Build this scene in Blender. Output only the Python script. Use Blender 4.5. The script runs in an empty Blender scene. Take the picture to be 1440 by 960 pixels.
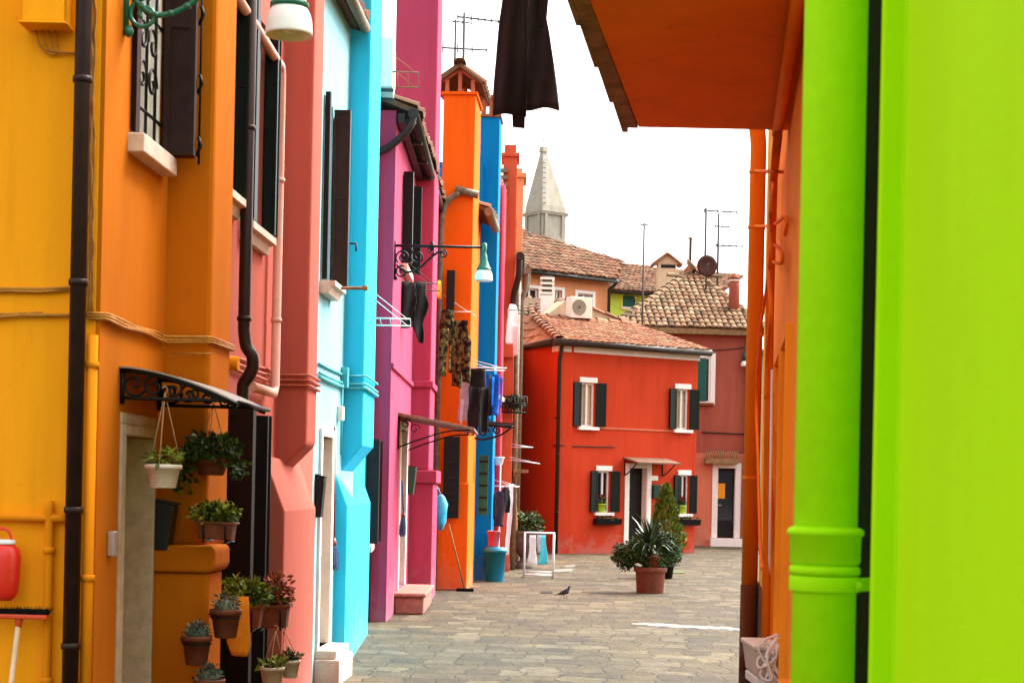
import bpy, math, random
from mathutils import Vector, Matrix, noise
R = math.radians
random.seed(7)
scene = bpy.context.scene
col = scene.collection
F, RHO, EYE = 2400.0, R(1.2), 1.55           # focal length in 1440-px units, camera roll, eye height
CX, CY = 720.0, 687.0
CR, SR = math.cos(RHO), math.sin(RHO)

def uv(px, py):
    a, b = px - CX, CY - py
    return (a * CR - b * SR) / F, (a * SR + b * CR) / F
def at(px, py, y):                            # point at depth y
    u, v = uv(px, py)
    return Vector((u * y, y, EYE + v * y))
def on_ground(px, py, z=0.0):
    u, v = uv(px, py)
    y = (z - EYE) / v
    return Vector((u * y, y, z))

# ---------------------------------------------------------------- materials
def lin(c):
    c /= 255.0
    return c / 12.92 if c <= 0.04045 else ((c + 0.055) / 1.055) ** 2.4
MATS = {}
def nt(name):
    m = bpy.data.materials.new(name); m.use_nodes = True
    t = m.node_tree
    b = t.nodes['Principled BSDF']
    return m, t, b, (lambda k, **kw: mk(t, k, **kw))
def mk(t, k, **kw):
    n = t.nodes.new(k)
    for a, v in kw.items():
        if a in n.inputs: n.inputs[a].default_value = v
        else: setattr(n, a, v)
    return n
def ramp(t, fac, stops):
    r = t.nodes.new('ShaderNodeValToRGB')
    e = r.color_ramp.elements
    while len(e) < len(stops): e.new(0.5)
    for i, (p, c) in enumerate(stops):
        e[i].position = p; e[i].color = (*c, 1)
    t.links.new(fac, r.inputs[0])
    return r
def mul(c, k): return tuple(min(1, max(0, x * k)) for x in c)

def stucco(name, c, rough=0.9, var=0.16, bump=0.12, stain=None, fine=90, streak=None):
    """lime-painted plaster: cloudy tone, fine grain, a few patchy worn spots"""
    m, t, b, N = nt(name)
    g = N('ShaderNodeNewGeometry')
    n1 = N('ShaderNodeTexNoise', Scale=1.3, Detail=6.0, Roughness=0.65)
    n2 = N('ShaderNodeTexNoise', Scale=9.0, Detail=5.0, Roughness=0.7)
    n3 = N('ShaderNodeTexNoise', Scale=float(fine), Detail=3.0, Roughness=0.6)
    mp = N('ShaderNodeMapping'); mp.inputs['Scale'].default_value = (1, 1, 0.35)
    L = t.links.new
    L(g.outputs['Position'], mp.inputs[0])
    L(mp.outputs[0], n1.inputs[0]); L(mp.outputs[0], n2.inputs[0]); L(g.outputs['Position'], n3.inputs[0])
    r1 = ramp(t, n1.outputs[0], [(0.28, mul(c, 1 - var)), (0.52, c), (0.75, tuple(min(1, x * (1 + var * .6) + var * .012) for x in c))])
    sc = stain or tuple(x * 0.66 + 0.012 for x in c)
    r2 = ramp(t, n2.outputs[0], [(0.60, (0, 0, 0)), (0.78, (0.45, 0.45, 0.45))])
    mx = N('ShaderNodeMix', data_type='RGBA')
    L(r2.outputs[0], mx.inputs[0]); L(r1.outputs[0], mx.inputs[6]); mx.inputs[7].default_value = (*sc, 1)
    ms = N('ShaderNodeMapping'); ms.inputs['Scale'].default_value = (7, 7, 0.45); L(g.outputs['Position'], ms.inputs[0])
    ns = N('ShaderNodeTexNoise', Scale=1.0, Detail=7.0, Roughness=0.7); L(ms.outputs[0], ns.inputs[0])
    rs = ramp(t, ns.outputs[0], [(0.32, (0.84, 0.82, 0.80)), (0.48, (1, 1, 1)), (0.70, (1.05, 1.05, 1.05))])
    n5 = N('ShaderNodeTexNoise', Scale=32.0, Detail=6.0, Roughness=0.8); L(g.outputs['Position'], n5.inputs[0])
    r5 = ramp(t, n5.outputs[0], [(0.30, (0.78, 0.76, 0.74)), (0.40, (1, 1, 1)), (0.66, (1, 1, 1)), (0.74, (1.08, 1.08, 1.08))])
    k1 = N('ShaderNodeMix', data_type='RGBA', blend_type='MULTIPLY'); k1.inputs[0].default_value = min(1, var * 6) if streak is None else streak; L(mx.outputs[2], k1.inputs[6]); L(rs.outputs[0], k1.inputs[7])
    k2 = N('ShaderNodeMix', data_type='RGBA', blend_type='MULTIPLY'); k2.inputs[0].default_value = min(1, var * 6); L(k1.outputs[2], k2.inputs[6]); L(r5.outputs[0], k2.inputs[7])
    sx_ = N('ShaderNodeSeparateXYZ'); L(g.outputs['Position'], sx_.inputs[0])
    mr = N('ShaderNodeMapRange'); L(sx_.outputs['Z'], mr.inputs[0]); mr.inputs[1].default_value = 1.15; mr.inputs[2].default_value = 0.0; mr.inputs[3].default_value = -0.22; mr.inputs[4].default_value = 0.16
    n7 = N('ShaderNodeTexNoise', Scale=3.4, Detail=8.0, Roughness=0.78); L(g.outputs['Position'], n7.inputs[0])
    s7 = N('ShaderNodeMath', operation='ADD'); L(n7.outputs[0], s7.inputs[0]); L(mr.outputs[0], s7.inputs[1])
    r7 = ramp(t, s7.outputs[0], [(0.52, (0, 0, 0)), (0.66, (0.5, 0.5, 0.5))])
    k3 = N('ShaderNodeMix', data_type='RGBA'); L(r7.outputs[0], k3.inputs[0]); L(k2.outputs[2], k3.inputs[6]); k3.inputs[7].default_value = (*[min(1, x * .6 + .13) for x in c], 1)
    L(k3.outputs[2], b.inputs['Base Color'])
    b.inputs['Roughness'].default_value = rough
    b.inputs['Specular IOR Level'].default_value = 0.06
    ad = N('ShaderNodeMath', operation='ADD'); L(n3.outputs[0], ad.inputs[0]); L(n2.outputs[0], ad.inputs[1])
    bp = N('ShaderNodeBump', Strength=bump, Distance=0.012)
    L(ad.outputs[0], bp.inputs['Height']); L(bp.outputs[0], b.inputs['Normal'])
    MATS[name] = m
    return m
def plain(name, c, rough=0.5, metal=0.0, var=0.12, scale=14.0, bump=0.08, sheen=0):
    m, t, b, N = nt(name)
    g = N('ShaderNodeNewGeometry')
    n = N('ShaderNodeTexNoise', Scale=scale, Detail=5.0, Roughness=0.65)
    t.links.new(g.outputs['Position'], n.inputs[0])
    r = ramp(t, n.outputs[0], [(0.3, mul(c, 1 - var)), (0.7, tuple(min(1, x * (1 + var)) for x in c))])
    t.links.new(r.outputs[0], b.inputs['Base Color'])
    b.inputs['Roughness'].default_value = rough; b.inputs['Metallic'].default_value = metal; b.inputs['Specular IOR Level'].default_value = 0.5 if rough < 0.42 else (0.22 if rough < 0.7 else 0.08)
    if bump:
        bp = N('ShaderNodeBump', Strength=bump, Distance=0.01)
        t.links.new(n.outputs[0], bp.inputs['Height']); t.links.new(bp.outputs[0], b.inputs['Normal'])
    if sheen: b.inputs['Sheen Weight'].default_value = sheen
    MATS[name] = m
    return m
def tinted(name, stops, rough=0.8, nscale=18.0, trans=0.0, lichen=None):
    """colour picked per face (tile, leaf) from a ramp, plus noise"""
    m, t, b, N = nt(name)
    a = N('ShaderNodeAttribute', attribute_name='tint')
    g = N('ShaderNodeNewGeometry')
    n = N('ShaderNodeTexNoise', Scale=nscale, Detail=4.0)
    L = t.links.new
    L(g.outputs['Position'], n.inputs[0])
    s = N('ShaderNodeMath', operation='MULTIPLY_ADD'); L(n.outputs[0], s.inputs[0]); s.inputs[1].default_value = 0.35; 
    s2 = N('ShaderNodeMath', operation='SUBTRACT'); L(a.outputs['Fac'], s2.inputs[0]); s2.inputs[1].default_value = 0.175
    L(s2.outputs[0], s.inputs[2])
    r = ramp(t, s.outputs[0], stops)
    out = r.outputs[0]
    if lichen:
        n2 = N('ShaderNodeTexNoise', Scale=1.1, Detail=7.0, Roughness=0.75); L(g.outputs['Position'], n2.inputs[0])
        r2 = ramp(t, n2.outputs[0], [(0.46, (0, 0, 0)), (0.66, (0.75, 0.75, 0.75))])
        mx = N('ShaderNodeMix', data_type='RGBA'); L(r2.outputs[0], mx.inputs[0]); L(out, mx.inputs[6]); mx.inputs[7].default_value = (*lichen, 1)
        out = mx.outputs[2]
    L(out, b.inputs['Base Color']); b.inputs['Roughness'].default_value = rough
    b.inputs['Specular IOR Level'].default_value = 0.3
    if trans:
        b.inputs['Transmission Weight'].default_value = 0
        b.inputs['Subsurface Weight'].default_value = 0
    MATS[name] = m
    return m
def glass(name, c=(0.02, 0.025, 0.03), rough=0.06):
    m, t, b, N = nt(name)
    b.inputs['Base Color'].default_value = (*c, 1); b.inputs['Roughness'].default_value = rough
    b.inputs['Specular IOR Level'].default_value = 0.7
    MATS[name] = m
    return m

M = {}
M['yellow'] = stucco('yellow_plaster', (0.94, 0.36, 0.010), var=0.10)
M['amber'] = stucco('amber_plaster', (0.53, 0.145, 0.005), var=0.12)
M['pink'] = stucco('pink_plaster', (0.47, 0.125, 0.092), var=0.12)
M['cyan'] = stucco('turquoise_plaster', (0.035, 0.56, 0.84), var=0.12)
M['palecyan'] = stucco('pale_turquoise_plaster', (0.24, 0.52, 0.58), var=0.12)
M['magenta'] = stucco('magenta_plaster', (0.40, 0.055, 0.112), var=0.14)
M['orange'] = stucco('orange_plaster', (0.80, 0.125, 0.008), var=0.10)
M['blue'] = stucco('blue_plaster', (0.003, 0.18, 0.47), var=0.12)
M['crimson'] = stucco('crimson_plaster', (0.46, 0.055, 0.08), var=0.14)
M['rust'] = stucco('rust_plaster', (0.52, 0.10, 0.045), var=0.16)
M['red'] = stucco('red_plaster', (0.50, 0.05, 0.018), var=0.14)
M['brickpink'] = stucco('brick_pink_plaster', (0.33,0.085,0.056), var=0.2)
M['salmon'] = stucco('salmon_plaster', (0.56,0.17,0.095), var=0.15)
M['peach'] = stucco('peach_plaster', (0.62, 0.26, 0.12), var=0.12)
M['cream'] = stucco('cream_plaster', (0.55,0.41,0.28), var=0.12)
M['lime_far'] = stucco('light_green_plaster', (0.50, 0.72, 0.10), var=0.1)
M['tangerine'] = stucco('tangerine_plaster', (0.95, 0.32, 0.02), var=0.13)
M['plinth'] = stucco('brown_plinth_paint', (0.13, 0.035, 0.012), var=0.25)
M['soffit'] = stucco('soffit_paint', (0.84, 0.19, 0.012), var=0.12)
M['orange_pipe'] = stucco('orange_pipe_paint', (0.66, 0.150, 0.007), var=0.14)
M['conduit_yellow'] = stucco('yellow_conduit_paint', (0.74, 0.235, 0.007), var=0.12)
M['lime'] = stucco('lime_green_plaster', (0.44, 0.82, 0.001), var=0.10, bump=0.22, fine=210, streak=0.0, stain=(0.46, 0.86, 0.006))
M['lime_pipe'] = plain('lime_green_pipe_paint', (0.36, 0.74, 0.002), rough=0.75, var=0.05, scale=30, bump=0.2)
M['marble'] = plain('istrian_stone', (0.62, 0.50, 0.40), rough=0.6, var=0.15)
M['jamb'] = plain('grey_stone_jamb', (0.52, 0.39, 0.28), rough=0.7, var=0.18)
M['linepaint'] = plain('worn_white_paint', (0.19, 0.185, 0.17), rough=0.8, var=0.5, scale=6)
M['whitestone'] = plain('white_stone', (0.78, 0.74, 0.68), rough=0.6, var=0.08)
M['tower'] = stucco('tower_stone', (0.40, 0.36, 0.29), var=0.2, stain=(0.6, 0.42, 0.2))
M['brown_pipe'] = plain('brown_pipe_paint', (0.026, 0.011, 0.008), rough=0.42, var=0.3)
M['dark_gutter'] = plain('dark_gutter_metal', (0.026,0.020,0.014), rough=0.45, var=0.4)
M['greygutter'] = plain('weathered_gutter', (0.16, 0.13, 0.085), rough=0.55, var=0.4)
M['shutter_green'] = plain('dark_green_shutter_paint', (0.0045, 0.009, 0.006), rough=0.42, var=0.3)
M['shutter_teal'] = plain('teal_green_shutter_paint', (0.012, 0.10, 0.075), rough=0.5, var=0.25)
M['shutter_brown'] = plain('brown_shutter_wood', (0.022, 0.0065, 0.004), rough=0.5, var=0.35)
M['dark_wood'] = plain('dark_door_wood', (0.008, 0.004, 0.003), rough=0.5, var=0.4)
M['door_brown'] = plain('brown_door_wood', (0.16, 0.075, 0.028), rough=0.55, var=0.3)
M['iron'] = plain('black_wrought_iron', (0.005,0.005,0.005), rough=0.45, var=0.3)
M['lampgreen'] = plain('green_lamp_enamel', (0.006, 0.12, 0.07), rough=0.32, var=0.25, scale=30)
M['bulbglass'] = plain('frosted_lamp_glass', (0.82, 0.79, 0.74), rough=0.3, var=0.04)
M['cable'] = plain('painted_cable', (0.42, 0.17, 0.02), rough=0.6, var=0.35)
M['cablepink'] = plain('pink_painted_cable', (0.46, 0.12, 0.07), rough=0.6, var=0.25)
M['cablecyan'] = plain('turquoise_painted_cable', (0.06, 0.40, 0.46), rough=0.6, var=0.2)
M['pinkpipe'] = plain('pale_pink_pipe', (0.74, 0.40, 0.31), rough=0.5, var=0.1)
M['black'] = plain('black_fabric', (0.006, 0.0055, 0.005), rough=0.95, var=0.4, sheen=0.2)
M['black2'] = plain('charcoal_fabric', (0.013,0.012,0.011), rough=0.95, var=0.3, sheen=0.2)
M['white'] = plain('white_plastic', (0.80, 0.79, 0.76), rough=0.4, var=0.05)
M['whitecloth'] = plain('white_cotton', (0.80, 0.76, 0.74), rough=0.95, var=0.07)
M['greycloth'] = plain('grey_cotton', (0.52,0.50,0.50), rough=0.95, var=0.15)
M['bluecloth'] = plain('blue_cotton', (0.010,0.13,0.55), rough=0.95, var=0.3)
M['cyancloth'] = plain('aqua_cotton', (0.08, 0.62, 0.74), rough=0.95, var=0.1)
M['creamcloth'] = plain('cream_cotton', (0.62, 0.46, 0.30), rough=0.95, var=0.1)
M['purplecloth'] = plain('purple_grey_cotton', (0.09, 0.045, 0.05), rough=0.95, var=0.3)
M['orangecloth'] = plain('orange_cotton', (0.80, 0.26, 0.02), rough=0.95, var=0.15)
M['terracotta'] = plain('terracotta_plastic', (0.17, 0.048, 0.024), rough=0.6, var=0.25)
M['terracotta2'] = plain('orange_terracotta', (0.22,0.055,0.025), rough=0.7, var=0.25)
M['potwhite'] = plain('white_pot_plastic', (0.80, 0.72, 0.64), rough=0.4, var=0.06)
M['soil'] = plain('potting_soil', (0.03, 0.02, 0.012), rough=1.0, var=0.4, scale=60, bump=0.6)
M['cord'] = plain('beige_cord', (0.55, 0.36, 0.2), rough=0.8)
M['red_plastic'] = plain('red_plastic', (0.72, 0.022, 0.008), rough=0.32, var=0.1)
M['orange_plastic'] = plain('orange_plastic', (0.62, 0.06, 0.01), rough=0.4)
M['bristle'] = plain('black_bristle', (0.008, 0.007, 0.007), rough=0.9, scale=120, var=0.6, bump=0.6)
M['handle'] = plain('cream_broom_handle', (0.66, 0.47, 0.28), rough=0.5)
M['mopblue'] = plain('blue_mop_fibre', (0.08, 0.14, 0.30), rough=0.95, var=0.5, scale=60)
M['mopred'] = plain('red_mop_handle', (0.20, 0.012, 0.010), rough=0.4)
M['bin'] = plain('turquoise_bin_plastic', (0.003, 0.20, 0.36), rough=0.38, var=0.08)
M['bucket'] = plain('pink_bucket_plastic', (0.50, 0.06, 0.09), rough=0.4, var=0.1)
M['bag'] = plain('blue_plastic_bag', (0.02, 0.36, 0.62), rough=0.35, var=0.2)
M['stoneurn'] = plain('grey_stone_urn', (0.13, 0.11, 0.09), rough=0.85, var=0.35)
M['aluminium'] = plain('aluminium', (0.55, 0.55, 0.55), rough=0.4, metal=0.8, var=0.1)
M['wiregrey'] = plain('grey_wire', (0.30, 0.28, 0.26), rough=0.5, var=0.1)
M['acwhite'] = plain('ac_casing', (0.72, 0.66, 0.54), rough=0.5, var=0.06)
M['acdark'] = plain('ac_grille_dark', (0.10, 0.085, 0.06), rough=0.7)
M['dish'] = plain('brown_dish_paint', (0.06, 0.016, 0.012), rough=0.5, var=0.2)
M['limepot'] = plain('lime_flowerpot', (0.42, 0.70, 0.02), rough=0.4)
M['mailgreen'] = plain('dark_green_mailbox', (0.004,0.012,0.007), rough=0.4, var=0.2)
M['mailteal'] = plain('green_mailbox', (0.004,0.045,0.026), rough=0.4, var=0.2)
M['canopy'] = plain('canopy_sheet', (0.30, 0.26, 0.22), rough=0.5, var=0.15)
M['canopybrown'] = plain('brown_canopy_sheet', (0.20, 0.115, 0.075), rough=0.6, var=0.3)
M['notice'] = plain('orange_notice', (0.78, 0.30, 0.02), rough=0.7)
M['pigeon'] = plain('pigeon_feathers', (0.045, 0.042, 0.045), rough=0.7, var=0.5, scale=50)
M['beak'] = plain('pigeon_leg', (0.22, 0.06, 0.05), rough=0.6)
M['eavewood'] = plain('weathered_eave_board', (0.24, 0.15, 0.075), rough=0.85, var=0.4, scale=9)
M['steel'] = plain('thin_steel', (0.07,0.07,0.07), rough=0.6)
M['grate'] = plain('old_drain_iron', (0.02, 0.018, 0.015), rough=0.7, var=0.3)
M['paleslab'] = plain('pale_stone_slab', (0.19,0.175,0.15), rough=0.8, var=0.15)
M['beigebox'] = plain('beige_plastic', (0.60, 0.47, 0.33), rough=0.5)
M['purplebrown'] = plain('worn_step_stone', (0.34, 0.15, 0.12), rough=0.7, var=0.25)
M['glass'] = glass('window_glass')
M['bloom'] = plain('red_blossom', (0.50, 0.02, 0.03), rough=0.6)
M['tile'] = tinted('roof_tile', [(0.05, (0.085, 0.038, 0.020)), (0.35, (0.16, 0.064, 0.030)), (0.6, (0.225, 0.088, 0.042)), (0.85, (0.255, 0.125, 0.064)), (1.0, (0.27, 0.18, 0.105))], rough=0.9, lichen=(0.125, 0.085, 0.045))
M['tile_new'] = tinted('orange_roof_tile', [(0.05, (0.15, 0.055, 0.026)), (0.35, (0.235, 0.082, 0.038)), (0.6, (0.31, 0.115, 0.055)), (1.0, (0.35, 0.185, 0.10))], rough=0.9, lichen=(0.24, 0.125, 0.062))
M['tile_old'] = tinted('weathered_roof_tile', [(0.05, (0.085, 0.045, 0.024)), (0.3, (0.165, 0.080, 0.038)), (0.55, (0.215, 0.105, 0.050)), (0.8, (0.25, 0.148, 0.078)), (1.0, (0.285, 0.205, 0.125))], rough=0.95, lichen=(0.14, 0.100, 0.050))
M['brick'] = stucco('old_brick', (0.30, 0.10, 0.05), var=0.4, fine=40)
M['leaf'] = tinted('dark_leaf', [(0.0, (0.0100, 0.0225, 0.0050)), (0.5, (0.0350, 0.0688, 0.0125)), (1.0, (0.0938, 0.1500, 0.0275))], rough=0.55)
M['leaf_yellow'] = tinted('yellow_green_leaf', [(0.0, (0.0504, 0.0719, 0.0069)), (0.5, (0.1581, 0.2156, 0.0172)), (1.0, (0.3737, 0.3881, 0.0345))], rough=0.55)
M['leaf_grey'] = tinted('grey_green_cactus', [(0.0, (0.0260, 0.0364, 0.0234)), (0.5, (0.0715, 0.0910, 0.0585)), (1.0, (0.1690, 0.1820, 0.1170))], rough=0.7)
M['leaf_red'] = tinted('red_leaf', [(0.0, (0.0990, 0.0220, 0.0110)), (0.5, (0.2860, 0.0550, 0.0220)), (1.0, (0.4620, 0.1540, 0.0550))], rough=0.6)
M['conifer'] = tinted('conifer_green', [(0.0, (0.0182, 0.0386, 0.0049)), (0.5, (0.0819, 0.1317, 0.0097)), (1.0, (0.2187, 0.2633, 0.0194))], rough=0.7)
M['yucca'] = tinted('yucca_leaf', [(0.0, (0.0180, 0.0360, 0.0180)), (0.5, (0.0525, 0.0870, 0.0420)), (1.0, (0.1950, 0.2400, 0.1275))], rough=0.45)
def camo_material():
    m, t, b, N = nt('camouflage_cloth'); g = N('ShaderNodeNewGeometry'); n = N('ShaderNodeTexNoise', Scale=13.0, Detail=3.0, Roughness=0.6)
    t.links.new(g.outputs['Position'], n.inputs[0])
    r = ramp(t, n.outputs[0], [(0.0, (0.010, 0.009, 0.006)), (0.42, (0.028, 0.024, 0.012)), (0.5, (0.085, 0.062, 0.020)), (0.56, (0.20, 0.15, 0.045)), (0.62, (0.035, 0.034, 0.018))]); r.color_ramp.interpolation = 'CONSTANT'
    t.links.new(r.outputs[0], b.inputs['Base Color']); b.inputs['Roughness'].default_value = .95; b.inputs['Specular IOR Level'].default_value = .05
    return m
M['camo'] = camo_material()

def ground_material():
    """worn trachyte slabs: uneven courses, blotches, chipped joints"""
    m, t, b, N = nt('trachyte_paving')
    L = t.links.new
    g = N('ShaderNodeNewGeometry')
    nw = N('ShaderNodeTexNoise', Scale=1.6, Detail=5.0, Roughness=0.6)
    L(g.outputs['Position'], nw.inputs[0])
    wv = N('ShaderNodeVectorMath', operation='MULTIPLY_ADD')
    L(nw.outputs['Color'], wv.inputs[0]); wv.inputs[1].default_value = (0.42, 0.55, 0); L(g.outputs['Position'], wv.inputs[2])
    mp = N('ShaderNodeMapping'); mp.inputs['Rotation'].default_value = (0, 0, R(4)); L(wv.outputs[0], mp.inputs[0])
    br = N('ShaderNodeTexBrick', Scale=1.0, **{'Mortar Size': 0.014, 'Mortar Smooth': 0.6, 'Bias': 0.0, 'Brick Width': 0.27, 'Row Height': 0.37})
    br.offset = 0.37; br.offset_frequency = 3; br.squash = 1.45; br.squash_frequency = 2
    br.inputs['Color1'].default_value = (0.0, 0.0, 0.0, 1); br.inputs['Color2'].default_value = (1, 1, 1, 1); br.inputs['Mortar'].default_value = (0.5, 0.5, 0.5, 1)
    L(mp.outputs[0], br.inputs[0])
    stone = ramp(t, br.outputs['Color'], [(0.0, (0.045, 0.036, 0.023)), (0.3, (0.064, 0.049, 0.026)), (0.65, (0.080, 0.061, 0.032)), (1.0, (0.112, 0.091, 0.057))])
    def blot(scale, sx, sy, stops, det=7.0, rough=0.72):
        q = N('ShaderNodeMapping'); q.inputs['Scale'].default_value = (sx, sy, 1); L(g.outputs['Position'], q.inputs[0])
        n_ = N('ShaderNodeTexNoise', Scale=scale, Detail=det, Roughness=rough); L(q.outputs[0], n_.inputs[0])
        return n_, ramp(t, n_.outputs[0], stops)
    col_ = stone.outputs[0]
    n2, v2 = blot(3.2, 1, .8, [(0.3, (0.55, 0.57, 0.60)), (0.48, (0.98, 0.97, 0.95)), (0.72, (1.42, 1.36, 1.22))])
    n6, v6 = blot(11.0, 1, .45, [(0.30, (0.66, 0.65, 0.63)), (0.42, (0.98, 0.98, 0.98)), (0.7, (1.08, 1.07, 1.04))])
    n4, v4 = blot(0.35, 1, 1, [(0.35, (0.84, 0.86, 0.90)), (0.65, (1.16, 1.09, 0.97))], 5.0, .6)
    for v in (v2, v6, v4):
        mm_ = N('ShaderNodeMix', data_type='RGBA', blend_type='MULTIPLY'); mm_.inputs[0].default_value = 1
        L(col_, mm_.inputs[6]); L(v.outputs[0], mm_.inputs[7]); col_ = mm_.outputs[2]
    nj = N('ShaderNodeTexNoise', Scale=5.0, Detail=4.0); L(g.outputs['Position'], nj.inputs[0])
    rj = ramp(t, nj.outputs[0], [(0.40, (0.04, 0.04, 0.04)), (0.66, (0.8, 0.8, 0.8))])
    jm = N('ShaderNodeMath', operation='MULTIPLY'); L(br.outputs['Fac'], jm.inputs[0]); L(rj.outputs[0], jm.inputs[1])
    m2 = N('ShaderNodeMix', data_type='RGBA')
    L(jm.outputs[0], m2.inputs[0]); L(col_, m2.inputs[6]); m2.inputs[7].default_value = (0.018, 0.0145, 0.010, 1)
    L(m2.outputs[2], b.inputs['Base Color'])
    b.inputs['Roughness'].default_value = 0.8; b.inputs['Specular IOR Level'].default_value = 0.25
    n3 = N('ShaderNodeTexNoise', Scale=24.0, Detail=4.0); L(g.outputs['Position'], n3.inputs[0])
    h = N('ShaderNodeMath', operation='MULTIPLY_ADD'); L(br.outputs['Fac'], h.inputs[0]); h.inputs[1].default_value = -0.8
    h2 = N('ShaderNodeMath', operation='MULTIPLY_ADD'); L(n3.outputs[0], h2.inputs[0]); h2.inputs[1].default_value = 0.4
    h3 = N('ShaderNodeMath', operation='MULTIPLY'); L(n6.outputs[0], h3.inputs[0]); h3.inputs[1].default_value = 1.3
    L(h3.outputs[0], h2.inputs[2]); L(h2.outputs[0], h.inputs[2])
    bp = N('ShaderNodeBump', Strength=0.8, Distance=0.03); L(h.outputs[0], bp.inputs['Height']); L(bp.outputs[0], b.inputs['Normal'])
    return m
M['ground'] = ground_material()

# ---------------------------------------------------------------- mesh building
class MB:
    def __init__(s): s.v, s.f, s.t, s.sm, s.cur = [], [], [], [], 0.5
    def add(s, vs, fs, smooth=False):
        o = len(s.v); s.v += [Vector(p) for p in vs]
        for f in fs: s.f.append([i + o for i in f]); s.t.append(s.cur); s.sm.append(smooth)
        return s
    def ob(s, p, ex, ey, ez):                       # box from a corner and three edge vectors
        p, ex, ey, ez = Vector(p), Vector(ex), Vector(ey), Vector(ez)
        vs = [p, p + ex, p + ex + ey, p + ey]; vs += [q + ez for q in vs]
        fs = [(0, 3, 2, 1), (4, 5, 6, 7), (0, 1, 5, 4), (1, 2, 6, 5), (2, 3, 7, 6), (3, 0, 4, 7)]
        if ex.cross(ey).dot(ez) < 0: fs = [f[::-1] for f in fs]
        return s.add(vs, fs)
    def box(s, a, b): 
        a, b = Vector(a), Vector(b)
        return s.ob((min(a.x, b.x), min(a.y, b.y), min(a.z, b.z)), (abs(b.x - a.x), 0, 0), (0, abs(b.y - a.y), 0), (0, 0, abs(b.z - a.z)))
    def tube(s, pts, r, n=10, taper=None, cap=True):
        pts = [Vector(p) for p in pts]
        rs = taper or [r] * len(pts)
        vs, fs = [], []
        prev = None
        for i, p in enumerate(pts):
            d = (pts[min(i + 1, len(pts) - 1)] - pts[max(i - 1, 0)])
            if d.length < 1e-9: d = Vector((0, 0, 1))
            d.normalize()
            if prev is None:
                a = d.cross(Vector((0, 0, 1)))
                if a.length < 0.05: a = d.cross(Vector((1, 0, 0)))
            else:
                a = prev - d * prev.dot(d)
                if a.length < 1e-5: a = d.cross(Vector((1, 0.3, 0)))
            a.normalize(); prev = a; b = d.cross(a)
            for k in range(n):
                th = 2 * math.pi * k / n
                vs.append(p + (a * math.cos(th) + b * math.sin(th)) * rs[i])
        for i in range(len(pts) - 1):
            for k in range(n):
                k2 = (k + 1) % n
                fs.append((i * n + k, i * n + k2, (i + 1) * n + k2, (i + 1) * n + k))
        s.add(vs, fs, True)
        if cap:
            o = len(s.v) - len(vs)
            for base, rev in ((0, True), ((len(pts) - 1) * n, False)):
                f = [o + base + k for k in range(n)]
                s.f.append(f[::-1] if rev else f); s.t.append(s.cur); s.sm.append(False)
        return s
    def lathe(s, c, prof, n=20, squash=1.0, cap=True):            # prof: (radius, z)
        c = Vector(c); vs, fs = [], []
        for r, z in prof:
            for k in range(n):
                th = 2 * math.pi * k / n
                vs.append(c + Vector((r * math.cos(th), r * math.sin(th) * squash, z)))
        for i in range(len(prof) - 1):
            for k in range(n):
                k2 = (k + 1) % n
                fs.append((i * n + k, i * n + k2, (i + 1) * n + k2, (i + 1) * n + k))
        s.add(vs, fs, True)
        if cap:
            o = len(s.v) - len(vs)
            s.f.append([o + k for k in range(n)][::-1]); s.t.append(s.cur); s.sm.append(False)
            s.f.append([o + (len(prof) - 1) * n + k for k in range(n)]); s.t.append(s.cur); s.sm.append(False)
        return s
    def prism(s, poly, ext):                                       # polygon (3-D, planar) pushed along ext
        n = len(poly); poly = [Vector(p) for p in poly]; ext = Vector(ext)
        vs = poly + [p + ext for p in poly]
        fs = [list(range(n))[::-1], list(range(n, 2 * n))] + [(i, (i + 1) % n, n + (i + 1) % n, n + i) for i in range(n)]
        nrm = sum(((poly[(i + 1) % n] - poly[0]).cross(poly[(i + 2) % n] - poly[0]) for i in range(n - 2)), Vector())
        if nrm.dot(ext) < 0: fs = [list(f)[::-1] for f in fs]
        return s.add(vs, fs)
    def build(s, name, mat, parent=None, loc=None, bevel=0, solid=0, smooth_all=False):
        root = parent
        while root is not None and root.parent is not None: root = root.parent
        org = Vector(root.location) if root is not None else Vector(loc or (0, 0, 0))
        me = bpy.data.meshes.new(name)
        me.from_pydata([tuple(p - org) for p in s.v], [], s.f)
        me.polygons.foreach_set('use_smooth', [bool(x) or smooth_all for x in s.sm])
        if len(set(s.t)) > 1:
            a = me.attributes.new('tint', 'FLOAT', 'FACE'); a.data.foreach_set('value', s.t)
        me.materials.append(mat); me.update()
        o = bpy.data.objects.new(name, me); col.objects.link(o)
        if parent is not None: o.parent = parent
        else: o.location = org
        if bevel:
            b = o.modifiers.new('edge', 'BEVEL'); b.width = bevel; b.segments = 2; b.limit_method = 'ANGLE'; b.angle_limit = R(40)
        if solid:
            q = o.modifiers.new('cloth', 'SOLIDIFY'); q.thickness = solid; q.offset = 0
        return o

def tag(o, label=None, cat=None, group=None, kind=None):
    if label: o['label'] = label
    if cat: o['category'] = cat
    if group: o['group'] = group
    if kind: o['kind'] = kind
    return o
def thing(name, loc, label, cat, group=None):
    o = bpy.data.objects.new(name, None); col.objects.link(o); o.location = loc
    o.empty_display_size = 0.1
    return tag(o, label, cat, group)

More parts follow.
